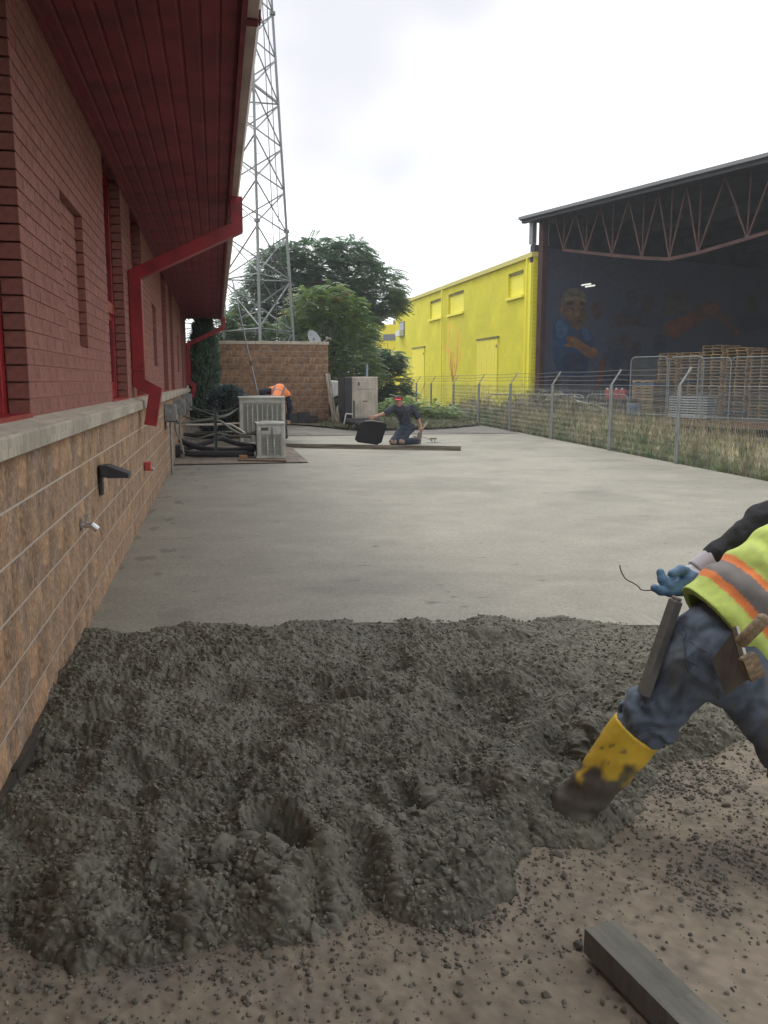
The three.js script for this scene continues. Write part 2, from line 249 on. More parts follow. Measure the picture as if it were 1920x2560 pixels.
{
  const pileMesh = (xs, zs) => {
    const nx = xs.length, nz = zs.length, id = new Int32Array(nx * nz).fill(-1), pos = [], col = [], idx = [];
    for (let j = 0; j < nz; j++) for (let i = 0; i < nx; i++) { const p = pilePoint(xs[i], zs[j]); if (!p) continue; id[j * nx + i] = pos.length / 3; pos.push(p.x, p.y, p.z); col.push(...pileCol(xs[i], zs[j])); }
    for (let j = 0; j < nz - 1; j++) for (let i = 0; i < nx - 1; i++) { const a = id[j * nx + i], b = id[j * nx + i + 1], c = id[(j + 1) * nx + i], d = id[(j + 1) * nx + i + 1]; if (a < 0 || b < 0 || c < 0 || d < 0) continue; idx.push(a, d, b, a, c, d); }
    const g = new THREE.BufferGeometry(); g.setAttribute('position', new THREE.Float32BufferAttribute(pos, 3)); g.setAttribute('color', new THREE.Float32BufferAttribute(col, 3)); g.setIndex(idx); g.computeVertexNormals(); return g;
  };
  struct('wet_concrete', pileMesh(range(-.86, 3.4, 760), range(0, 1, 680).map(t => -5.36 + 3.62 * (t * .62 + .38 * (1 - (1 - t) ** 2)))), mat(1, 1, 1, .72, { vertexColors: true }));
  struct('wet_concrete', pileMesh(range(3.39, 6.4, 150), range(-5.2, -2.6, 130)), mat(1, 1, 1, .72, { vertexColors: true }));
}
// aggregate and crumbs: countless, so one object each
function pebble(seed, sub = 1) { const g = new THREE.IcosahedronGeometry(1, sub), p = g.attributes.position, r = rng(seed), o = [r() * 9, r() * 9]; for (let i = 0; i < p.count; i++) { const x = p.getX(i), y = p.getY(i), z = p.getZ(i), k = .45 + 1.1 * fbm(x * 1.3 + o[0] + z, y * 1.3 + o[1] - z, 2, seed); p.setXYZ(i, x * k, y * k * .8, z * k); } g.computeVertexNormals(); return g; }
function scatter(name, geo, material, list, label, category) {
  const m = new THREE.InstancedMesh(geo, material, list.length); const q = new THREE.Quaternion(), e = new THREE.Euler(), M = new THREE.Matrix4(), s = V();
  list.forEach((t, i) => { e.set(t.rx, t.ry, t.rz); q.setFromEuler(e); s.set(...(t.s.length ? t.s : [t.s, t.s, t.s])); M.compose(t.p, q, s); m.setMatrixAt(i, M); if (t.c) m.setColorAt(i, t.c); });
  m.name = numbered(name); m.castShadow = m.receiveShadow = true; m.userData = { kind: 'stuff', label, category }; scene.add(m); return m;
}
{
  const r = rng(77), L = [[], [], []];
  for (let n = 0; n < 45000; n++) {
    const z = -5.25 + 3.5 * Math.pow(r(), .8), x = -.85 + r() * 4.2, rd = rimDist(x, z); if (rd < .0) continue;
    
    const s = .0028 + .0068 * Math.pow(r(), 3), q = pilePoint(x, z), k = .6 + .75 * r();
    L[n % 3].push({ p: q.setY(q.y + s * .1), s: [s * (.8 + .9 * r()), s * (.7 + .5 * r()), s * (.8 + .9 * r())], rx: r() * 6, ry: r() * 6, rz: r() * 6, c: lin(.13 * k, .122 * k, .09 * k) });
  }
  L.forEach((l, i) => scatter('concrete_aggregate', pebble(5 + i, 1), mat(1, 1, 1, .7), l, 'dark grey lumps of aggregate in the freshly dumped wet concrete', 'aggregate'));
  const C = [[], []];
  for (let n = 0; n < 110000; n++) {
    const x = -.8 + r() * 4.2, z = -5 + r() * 4.1, rd = rimDist(x, z); if (rd > .02) continue;
    const near = Math.exp(rd * 5), patch = sstep(.44, .58, fbm(x * 2.6 + 4, z * 2.6, 4, 75)) * sstep(.35, .55, fbm(x * 7, z * 7, 3, 95));
    if (r() > .05 + .55 * near + .9 * patch * (.3 + .7 * sstep(.2, 1.2, x))) continue;
    const big = r() < .02 ? 2 : 1, s = (.002 + .006 * Math.pow(r(), 2.8)) * big, k = .6 + .7 * r();
    C[n % 2].push({ p: V(x, subY(x, z) + s * .35, z), s: [s * (.8 + .6 * r()), s * .8, s * (.8 + .6 * r())], rx: r() * 6, ry: r() * 6, rz: r() * 6, c: r() < .1 ? lin(.24 * k, .19 * k, .14 * k) : lin(.125 * k, .115 * k, .09 * k) });
  }
  C.forEach((l, i) => scatter('concrete_crumbs', pebble(15 + i), mat(1, 1, 1, .8), l, 'loose dark crumbs of concrete scattered over the tan subgrade', 'crumbs'));
}
// wooden form strip along the foot of the wall
{
  const r = rng(5); for (const [a, b] of [[-1.6, -3.35], [-3.37, -5.15]]) tag(obj('form_strip', box(XB + .006, -.13, b, XB + .03, .012 , a), mat(.09, .075, .06, .9, { map: rep(woodTex, 1) })), a > -2 ? 'dark joint strip at the foot of the block wall beside the dumped concrete, nearer length' : 'dark joint strip at the foot of the block wall ending at the smooth slab', 'joint strip');
}
// ---------------------------------------------------------------- brick building on the left
const building = thing('brick_building', 'long red brick building with split-face block base, red soffit and narrow windows', 'building');
const blockMap = tex(512, 512, (u, v) => { const n = fbm(u * 8, v * 8, 5, 201, 8), g = fbm(u * 64, v * 64, 3, 203, 64), s = hash2(u * 512, v * 512, 4), w = fbm(u * 14, v * 4, 4, 207, 0); let k = .62 + .5 * (n - .5) + .55 * (g - .5) + .14 * (s - .5); const grey = sstep(.5, .68, w); k = .78 + (k - .62) * .75; return [mix(k, k * .9, grey), mix(k * .88, k * .83, grey), mix(k * .735, k * .75, grey)]; });
const blockBump = tex(512, 512, (u, v) => .5 + .8 * (fbm(u * 30, v * 30, 4, 205, 30) - .5), false);
const brickMap = tex(256, 256, (u, v) => { const n = fbm(u * 10, v * 10, 4, 211, 10), s = hash2(u * 256, v * 256, 8); const k = .8 + .3 * (n - .5) + .1 * (s - .5); return [k, k * .97, k * .95]; });
const M_blocks = [[.56, .455, .385], [.545, .445, .38], [.575, .465, .39], [.535, .44, .378]].map(c => mat(c[0], c[1], c[2], .93, { map: blockMap, bumpMap: blockBump, bumpScale: .006 }));
const M_bricks = [[.43, .185, .15], [.40, .17, .14], [.455, .2, .165], [.41, .175, .14]].map(c => mat(c[0], c[1], c[2], .85, { map: rep(brickMap, 3), bumpMap: rep(grain, 4), bumpScale: .002 }));
const M_mortar = mat(.38, .17, .14, .95, { bumpMap: rep(grain, 6), bumpScale: .003 });
const M_blockMortar = mat(.58, .5, .42, .95, { bumpMap: rep(grain, 6), bumpScale: .003 });
const M_redPaint = mat(.42, .016, .026, .42, { map: rep(mottle, 1.3) });
const M_soffit = mat(.3, .04, .058, .8, { map: rep(mottle, .9) });
const M_sill = mat(.68, .59, .47, .85, { map: rep(stainTex, .8), bumpMap: rep(grain, 3), bumpScale: .003 });
const M_gutter = mat(.66, .55, .49, .5, { map: rep(stainTex, .6) });
const M_glass = new THREE.MeshPhysicalMaterial({ color: lin(.02, .022, .028), roughness: .06, metalness: 0, ior: 1.5, side: THREE.DoubleSide });
// --- base course of split-face block
const BH = .21, BL = .4, ROWTOP = 1.205;
function splitBlock(seed, L) {
  const nx = 6, ny = 3, pos = [], h = BH - .011, l = L - .001, P = (i, j) => { const b = i === 0 || j === 0 || i === nx || j === ny; const n = fbm(i * 1.7 + seed * 3.1, j * 1.9 + seed, 2, seed); return V(b ? .001 + .003 * n : .002 + .011 * n, -h / 2 + h * j / ny, l / 2 - l * i / nx); };
  const tri = (a, b, c) => { for (const q of [a, b, c]) pos.push(q.x, q.y, q.z); };
  for (let j = 0; j < ny; j++) for (let i = 0; i < nx; i++) { tri(P(i, j), P(i + 1, j), P(i + 1, j + 1)); tri(P(i, j), P(i + 1, j + 1), P(i, j + 1)); }
  const X = -.05, c = (y, z) => V(X, y * h / 2, z * l / 2), f = (y, z) => V(-.003, y * h / 2, z * l / 2);
  for (const [a, b] of [[[-1, -1], [-1, 1]], [[1, -1], [1, 1]], [[-1, -1], [1, -1]], [[-1, 1], [1, 1]]]) { tri(c(...a), c(...b), f(...b)); tri(c(...a), f(...b), f(...a)); }
  const g = new THREE.BufferGeometry(); g.setAttribute('position', new THREE.Float32BufferAttribute(pos, 3)); g.computeVertexNormals(); return metreUV(g, 1, seed * .37, seed * .61);
}
{
  const wall = obj('base_wall', box(-1.15, -.35, ZFAR, XB - .0008, ROWTOP - .002, ZNEAR), M_blockMortar, building);
  const variants = range(1, 6, 5).map(s => splitBlock(s, BL)), rest = [], r = rng(9); let made = 0;
  const spots = [];
  for (let row = 0; row < 7; row++) { const y = ROWTOP - BH * (row + .5); for (let k = -8; k < 72; k++) { const z = -(k + .5 + (row % 2) * .5) * BL; if (z - .2 < ZFAR + .01 || z + .2 > ZNEAR) continue; spots.push([row, y, z]); } }
  for (const [row, y, z] of spots) {
    if (z < -2.7 && z > -20.2 && made < 300) { const m = obj('block', variants[Math.floor(r() * 6)], M_blocks[Math.floor(r() * 4)], wall); m.position.set(XB, y, z); made++; }
    else rest.push(variants[Math.floor(r() * 6)].clone().translate(XB, y, z));
  }
  const s = obj('block_courses', rest, M_blocks[1], building); s.userData.kind = 'stuff';
}
// --- cast sill
{
  const prof = new THREE.Shape([[-.90, 1.21], [-.785, 1.207], [-.775, 1.214], [-.775, 1.288], [-.783, 1.298], [-.90, 1.338]].map(p => new THREE.Vector2(...p)));
  for (let z = ZNEAR; z > ZFAR + .1; z -= 1.19) { const L = Math.min(1.185, z - ZFAR - .005), g = new THREE.ExtrudeGeometry(prof, { depth: L, bevelEnabled: false }); g.translate(0, 0, z - L); obj('sill_stone', metreUV(g), M_sill, building); }
}
// --- upper brick wall with window slots and shallow sunk panels
const CH = .081, BP = .25, Y0 = 1.336, Y1 = Y0 + 26 * CH;                      // 26 courses up to the soffit
const slots = [[-.75, -2.15], [-3.05, -4.45], [-7.8, -9.2], [-10.15, -11.55], [-15.55, -16.95], [-18.05, -19.45], [-23.9, -25.0], [-25.5, -26.55]];
const sunk = [[-5.6, -6.5], [-13.1, -14.0], [-21.3, -22.2]];
{
  const wall = new THREE.Group(); wall.name = 'brick_wall'; building.add(wall);
  const mort = [], M = (x0, y0, z0, x1, y1, z1) => mort.push(box(x0, y0, z0, x1, y1, z1));
  const ends = [ZNEAR, ...slots.flat(), ZFAR], panels = []; for (let i = 0; i < ends.length; i += 2) panels.push([ends[i], ends[i + 1]]);
  const SY0 = Y0 + 5 * CH, SY1 = Y0 + 16 * CH, cache = {}, r = rng(21), far = []; let made = 0;
  const brickGeo = (L, v) => cache[Math.round(L * 1000) + '_' + v] ??= metreUV(cbox(.094, CH - .010, L - .010, .0025), 1, v * .31, v * .17);
  const list = [];
  for (const [za, zb] of panels) {
    const sk = sunk.find(s => s[0] < za && s[1] > zb), e = .007;
    if (!sk) M(-1.12, 1.2, zb + e, XW - e, Y1 + .05, za - e);
    else { M(-1.12, 1.2, zb + e, XW - .055, Y1 + .05, za - e); const f = XW - e, b = XW - .055; M(b, 1.2, zb + e, f, SY0 - e, za - e); M(b, SY1 + e, zb + e, f, Y1 + .05, za - e); M(b, SY0 - e, sk[0] + e, f, SY1 + e, za - e); M(b, SY0 - e, zb + e, f, SY1 + e, sk[1] - e); }
    for (let c = 0; c < 26; c++) {
      const inS = sk && c >= 5 && c < 16, cuts = [za]; let z = za - (c % 2 ? BP / 2 : BP);
      for (; z > zb + .06; z -= BP) cuts.push(z); cuts.push(zb);
      let cs = cuts; if (inS) { cs = cuts.filter(q => Math.abs(q - sk[0]) > .06 && Math.abs(q - sk[1]) > .06 || q === za || q === zb); cs.push(sk[0], sk[1]); cs.sort((a, b) => b - a); }
      for (let i = 0; i < cs.length - 1; i++) { const L = cs[i] - cs[i + 1], zc = (cs[i] + cs[i + 1]) / 2, set = inS && zc < sk[0] && zc > sk[1]; list.push([L, zc, Y0 + (c + .5) * CH, set ? .048 : 0]); }
    }
  }
  list.sort((a, b) => Math.abs(a[1] + 5.6) - Math.abs(b[1] + 5.6));
  for (const [L, z, y, set] of list) {
    const x = XW - .047 - set, v = Math.floor(r() * 3);
    if (made < 300) { const m = obj('brick', brickGeo(L, v), M_bricks[Math.floor(r() * 4)], wall); m.position.set(x - .0015 * r(), y, z); made++; }
    else { const g = z > -12 && z < -2.6 ? brickGeo(L, v).clone() : cbox(.094, CH - .010, L - .010); (far[Math.floor(r() * 3)] ??= []).push(g.translate(x - .0015 * r(), y, z)); }
  }
  far.forEach((f, i) => { const s = obj('brick_courses', f, M_bricks[i], wall); s.userData.kind = 'stuff'; });
  obj('mortar', mort, M_mortar, wall);
}
// --- darker bricks lining the far side of every slot and sunk panel
{
  const Md = [M_bricks[3], M_bricks[1]], jamb = cbox(.1, CH - .009, .05, .002), edge = cbox(.05, CH - .009, .03, .002), rest = [];
  const w = building.children.find(c => c.name === 'brick_wall'); let i = 0;
  slots.forEach(([, zb], k) => { for (let c = 0; c < 26; c++) { const y = Y0 + (c + .5) * CH; if (k > 0 && k < 4) { const m = obj('jamb_brick', jamb, Md[i++ % 2], w); m.position.set(XW - .0475, y, zb + .022); } else rest.push(jamb.clone().translate(XW - .0475, y, zb + .022)); } });
  sunk.forEach(([, zb], k) => { for (let c = 5; c < 16; c++) { const m = obj('edge_brick', edge, Md[c % 2], w); m.position.set(XW - .0235, Y0 + (c + .5) * CH, zb + .012); } });
  obj('jamb_courses', rest, Md[0], w).userData.kind = 'stuff';
}
// --- windows set in the slots
for (const [za, zb] of slots) {
  const w = new THREE.Group(); w.name = 'window'; building.add(w);
  const x = XW - .1, t = .05, yt = 2.2;
  obj('frame', [box(x - .06, 1.345, zb + .05, x, Y1, zb + t + .08, .004), box(x - .06, 1.345, za - t - .03, x, Y1, za - .004, .004), box(x - .058, 1.345, zb + t + .03, x - .002, 1.43, za - t - .03, .004), box(x - .058, Y1 - .06, zb + t + .03, x - .002, Y1, za - t - .03, .004)], M_redPaint, w);
  obj('transom', box(x - .056, yt - .05, zb + t + .03, x + .012, yt + .05, za - t - .03, .005), M_redPaint, w);
  obj('lower_sash', [box(x - .05, 1.43, zb + .08, x - .012, 1.5, za - .08, .003), box(x - .05, yt - .11, zb + .08, x - .012, yt - .05, za - .08, .003), box(x - .05, 1.5, zb + .08, x - .012, yt - .11, zb + .14, .003), box(x - .05, 1.5, za - .14, x - .012, yt - .11, za - .08, .003)], M_redPaint, w);
  obj('pane', box(x - .04, 1.5, zb + .14, x - .034, yt - .11, za - .14), M_glass, w);
  obj('pane', box(x - .04, yt + .05, zb + .08, x - .034, Y1 - .06, za - .08), M_glass, w);
  obj('window_board', box(XW - .1, 1.30, zb + .004, XW + .004, 1.352, za - .004), M_redPaint, w);
}
// --- soffit boards running along the wall, two lengths per row, with one butt seam near the downspout
const YS = Y1 - .01, XF = .185;
{
  const s = new THREE.Group(); s.name = 'soffit'; building.add(s);
  const n = 10, w = (XF - XW) / n, r = rng(14), shades = [M_soffit, mat(.285, .038, .055, .8, { map: rep(mottle, .9) }), mat(.315, .043, .06, .8, { map: rep(mottle, .9) })];
  for (let i = 0; i < n; i++) for (const [a, b] of [[ZNEAR, -9.9], [-9.908, -19.4], [-19.408, ZFAR]]) {
    const x0 = XW + i * w, sh = new THREE.Shape([[x0 + .001, .02], [x0 + .001, .006], [x0 + .008, 0], [x0 + w - .02, 0], [x0 + w - .012, .008], [x0 + w - .001, .008], [x0 + w - .001, .02]].map(p => new THREE.Vector2(...p)));
    const g = new THREE.ExtrudeGeometry(sh, { depth: a - b, bevelEnabled: false }); g.translate(0, YS - .001 * r(), b); obj('soffit_board', metreUV(g), shades[(i + (a > 0 ? 0 : a > -10 ? 1 : 2)) % 3], s);
  }
  obj('soffit_trim', box(XW, YS - .045, ZFAR, XW + .03, YS - .002, ZNEAR, .004), M_soffit, s);
  obj('soffit_backing', box(-1.1, YS + .022, ZFAR, XF, YS + .05, ZNEAR), M_soffit, s);
}
obj('fascia', box(XF, YS - .035, ZFAR, XF + .03, YS + .2, ZNEAR, .004), M_soffit, building);
{
  const xs = XF + .031, y = YS + .0, pr = [[xs, y + .015], [xs + .062, y + .012], [xs + .07, y + .06], [xs + .09, y + .11], [xs + .095, y + .165], [xs + .087, y + .168], [xs + .082, y + .112], [xs + .062, y + .064], [xs + .054, y + .022], [xs + .006, y + .024], [xs + .006, y + .16], [xs, y + .16]];
  const sh = new THREE.Shape(pr.map(p => new THREE.Vector2(...p)));
  for (const [a, b] of [[ZNEAR, -5.08], [-5.088, -15], [-15.008, ZFAR]]) { const g = new THREE.ExtrudeGeometry(sh, { depth: a - b, bevelEnabled: false }); g.translate(0, 0, b); obj('gutter', metreUV(g), M_gutter, building); }
  obj('gutter_joint', [box(xs - .002, y + .004, -5.13, xs + .066, y + .011, -5.04), box(xs + .07, y + .01, -5.13, xs + .08, y + .06, -5.04)], M_soffit, building);
}
// downspouts: flat rectangular pipe swept through its bends
function sweepFlat(path, t, w) {
  const L = [], R = [], n = path.length;
  for (let i = 0; i < n; i++) {
    const a = path[Math.max(i - 1, 0)], b = path[i], c = path[Math.min(i + 1, n - 1)], d1 = i ? new THREE.Vector2(b[0] - a[0], b[1] - a[1]).normalize() : null, d2 = i < n - 1 ? new THREE.Vector2(c[0] - b[0], c[1] - b[1]).normalize() : null;
    const d = d1 && d2 ? d1.clone().add(d2).normalize() : (d1 || d2), nrm = new THREE.Vector2(-d.y, d.x), k = d1 && d2 ? 1 / Math.max(.4, d.dot(d1)) : 1;
    L.push(new THREE.Vector2(b[0] + nrm.x * t * k, b[1] + nrm.y * t * k)); R.push(new THREE.Vector2(b[0] - nrm.x * t * k, b[1] - nrm.y * t * k));
  }
  const s = new THREE.Shape([...L, ...R.reverse()]); const g = new THREE.ExtrudeGeometry(s, { depth: w - .008, bevelEnabled: true, bevelSize: .004, bevelThickness: .004, bevelSegments: 2 }); g.translate(0, 0, -w / 2 + .004); return metreUV(g);
}
for (const z of [-9.72, -27.2]) {
  const d = obj('downspout', sweepFlat([[XF + .08, YS + .012], [XF + .08, YS - .30], [XW + .07, 2.62], [XW + .07, 1.49], [XW + .235, 1.40], [XW + .17, 1.04]], .06, .17), M_redPaint, building);
  d.position.z = z;
  for (const y of [2.45, 1.62]) obj('strap', box(XW + .001, y, z - .1, XW + .125, y + .03, z + .1, .003).translate(0, 0, -z), M_redPaint, d);
}
// shell behind the visible face
obj('inner_wall', [box(-1.3, -.3, ZFAR + .01, -1.16, Y1 + .1, ZNEAR - .01)], mat(.25, .23, .2, .9), building);
obj('end_wall', [box(-12, -.3, ZFAR - .2, XB - .02, ROWTOP, ZFAR - .002), box(-12, ROWTOP + .002, ZFAR - .2, XW - .012, Y1 + .6, ZFAR - .002)], M_bricks[0], building);
{
  const sh = new THREE.Shape([[.25, YS + .17], [-12, YS + 3.0], [-12, YS + 3.1], [.27, YS + .2]].map(p => new THREE.Vector2(...p))); const g = new THREE.ExtrudeGeometry(sh, { depth: ZNEAR - ZFAR + .2, bevelEnabled: false }); g.translate(0, 0, ZFAR - .15); obj('roof', metreUV(g), mat(.22, .05, .05, .5), building);
}
// --- small fittings on the base wall
function hoodLight(px, py, s, label) {
  const p = onX(px, py, XB + .012), t = thing('wall_lamp', label, 'wall lamp', 'hooded lamps on the block base', p), M = mat(.05, .055, .06, .5, { map: rep(mottle, 4) });
  obj('back_plate', box(0, -.09 * s, -.045 * s, .02, .12 * s, .045 * s, .004), M, t);
  const sh = new THREE.Shape([[.02, .115 * s], [.06 * s, .118 * s], [.2 * s, .062 * s], [.2 * s, .035 * s], [.02, .045 * s]].map(q => new THREE.Vector2(...q))), g = new THREE.ExtrudeGeometry(sh, { depth: .17 * s, bevelEnabled: true, bevelSize: .003, bevelThickness: .003, bevelSegments: 1 }); g.translate(0, 0, -.085 * s);
  obj('hood', metreUV(g), M, t); obj('lens', box(.05 * s, .03 * s, -.07 * s, .17 * s, .034 * s, .07 * s), mat(.5, .5, .48, .3), t);
}
hoodLight(250, 1205, 1, 'dark grey hooded lamp on the block wall above the faucet');
hoodLight(413, 1060, .95, 'dark grey hooded lamp on the block wall beside the grey electrical boxes');
hoodLight(461, 1016, .9, 'dark grey hooded lamp on the block wall between the grey electrical boxes');
{
  const p = onX(203, 1312, XB + .012), t = thing('faucet', 'small chrome hose faucet on the tan block wall', 'faucet', null, p), M = mat(.55, .56, .57, .28, { metalness: .85 });
  obj('flange', rod(V(0, 0, 0), V(.012, 0, 0), .034, 18), M, t); obj('spout', [rod(V(.01, 0, 0), V(.075, -.005, .01), .018, 12), rod(V(.06, 0, .008), V(.095, -.03, .01), .02, 12)], M, t);
  obj('stem', rod(V(.03, .01, 0), V(.035, .05, 0), .009, 8), M, t); obj('handle', box(.02, .048, -.028, .05, .062, .028, .004), M, t);
  const q = onX(362, 1166, XB + .012), h = thing('wall_hydrant', 'small red hydrant box on the block wall below the red downspout', 'wall hydrant', null, q);
  obj('case', box(0, -.045, -.06, .07, .05, .06, .008), mat(.42, .05, .04, .5), h); obj('outlet', rod(V(.06, -.02, 0), V(.095, -.04, 0), .022, 10), mat(.3, .28, .26, .4, { metalness: .6 }), h);
}
// ---------------------------------------------------------------- air conditioners and their lines
const M_ac = mat(.68, .69, .6, .55, { map: rep(mottle, 1.2) }), M_acDark = mat(.5, .5, .45, .6), M_galv = mat(.46, .48, .48, .45, { metalness: .55, map: rep(mottle, 2) });
function acUnit(label, x0, x1, z, depth, h, cols, boxed, y) {
  const w = x1 - x0, t = thing('air_conditioner', label, 'air conditioner', null, V((x0 + x1) / 2, y, z - depth / 2));
  const X = w / 2, Zd = depth / 2, p = .075;
  obj('base_pan', box(-X - .01, 0, -Zd - .01, X + .01, .05, Zd + .01, .006), M_ac, t);
  obj('core', box(-X + .05, .05, -Zd + .05, X - .05, h - .05, Zd - .05), M_acDark, t);
  for (const [a, b] of [[-1, -1], [-1, 1], [1, -1], [1, 1]]) obj('corner_post', box(a * X - (a > 0 ? p : 0), .05, b * Zd - (b > 0 ? p : 0), a * X + (a < 0 ? p : 0), h - .045, b * Zd + (b < 0 ? p : 0), .012), M_ac, t);
  const ly1 = boxed ? h * .66 : h - .16, front = [], n = Math.round((ly1 - .1) / .03);
  if (boxed) obj('control_panel', box(-X + p, h * .67, Zd - .04, X - p, h - .05, Zd - .004, .004), M_ac, t); else obj('header_panel', box(-X + p, h - .15, Zd - .04, X - p, h - .05, Zd - .006, .004), M_ac, t);
  const cw = (w - 2 * p) / cols;
  for (let i = 0; i <= cols; i++) front.push(box(-X + p + i * cw - .014, .06, Zd - .045, -X + p + i * cw + .014, ly1, Zd - .008));
  for (let i = 0; i < cols; i++) for (let k = 0; k < n; k++) { const yy = .075 + k * .03; front.push(cbox(cw - .028, .004, .03).rotateX(.6).translate(-X + p + (i + .5) * cw, yy + .014, Zd - .025)); }
  obj('front_louvers', front, M_ac, t).userData.kind = 'stuff';
  const side = []; for (let k = 0; k < n; k++) for (const sx of [-1, 1]) side.push(cbox(.03, .004, depth - 2 * p).rotateZ(sx * -.6).translate(sx * (X - .025), .075 + k * .03 + .014, 0));
  obj('side_louvers', side, M_ac, t).userData.kind = 'stuff';
  obj('top_lid', box(-X - .012, h - .045, -Zd - .012, X + .012, h, Zd + .012, .012), M_ac, t);
  obj('fan_guard', [...range(.1, Math.min(X, Zd) * .85, 6).map(r => new THREE.TorusGeometry(r, .004, 5, 40).rotateX(Math.PI / 2).translate(0, h + .012, 0))], M_acDark, t);
  if (boxed) {
    obj('nameplate', box(-X + .09, h * .78, Zd - .003, -X + .23, h * .87, Zd + .002), mat(.06, .065, .06, .5), t);
    obj('label_sticker', box(-X + .05, h * .79, Zd - .003, -X + .08, h * .86, Zd + .001), mat(.7, .7, .66, .6), t);
    obj('disconnect_box', box(.03, h * .66, Zd - .003, .14, h * .87, Zd + .06, .008), mat(.36, .37, .35, .5), t);
  }
  return t;
}
acUnit('tall grey air conditioner with louvered panels standing on the bare bed', .52, 1.6, -20.75, 1.0, 1.12, 8, false, .03);
acUnit('low grey air conditioner with small control panel, in front of the tall one', .74, 1.29, -16.85, .5, .69, 3, true, .03);
// wall boxes
function wallBox(px0, px1, py0, py1, depth, label) {
  const a = onX(px0, py1, XB + depth), b = onX(px1, py0, XB + depth), zc = a.z, h = Math.abs(onX(px0, py0, XB + depth).y - a.y), t = thing('electrical_box', label, 'electrical box', 'grey boxes on the block wall', V(XB + .012, a.y, zc));
  const M = mat(.36, .37, .37, .5, { map: rep(mottle, 2) });
  obj('case', box(0, 0, -.34, depth, h, 0, .01), M, t); obj('cover', box(depth, .02, -.32, depth + .012, h - .02, -.02, .005), M, t); obj('conduit', rod(V(depth * .5, .012, -.17), V(depth * .5, -a.y + .02, -.17), .022, 10), M_galv, t);
}
wallBox(437, 452, 1010, 1053, .17, 'grey electrical box on the block wall closest to the low air conditioner');
wallBox(460, 474, 997, 1036, .2, 'grey electrical box with hooded lamp beside it on the block wall');
wallBox(478, 495, 984, 1027, .22, 'wide grey electrical box under the end of the far red downspout');
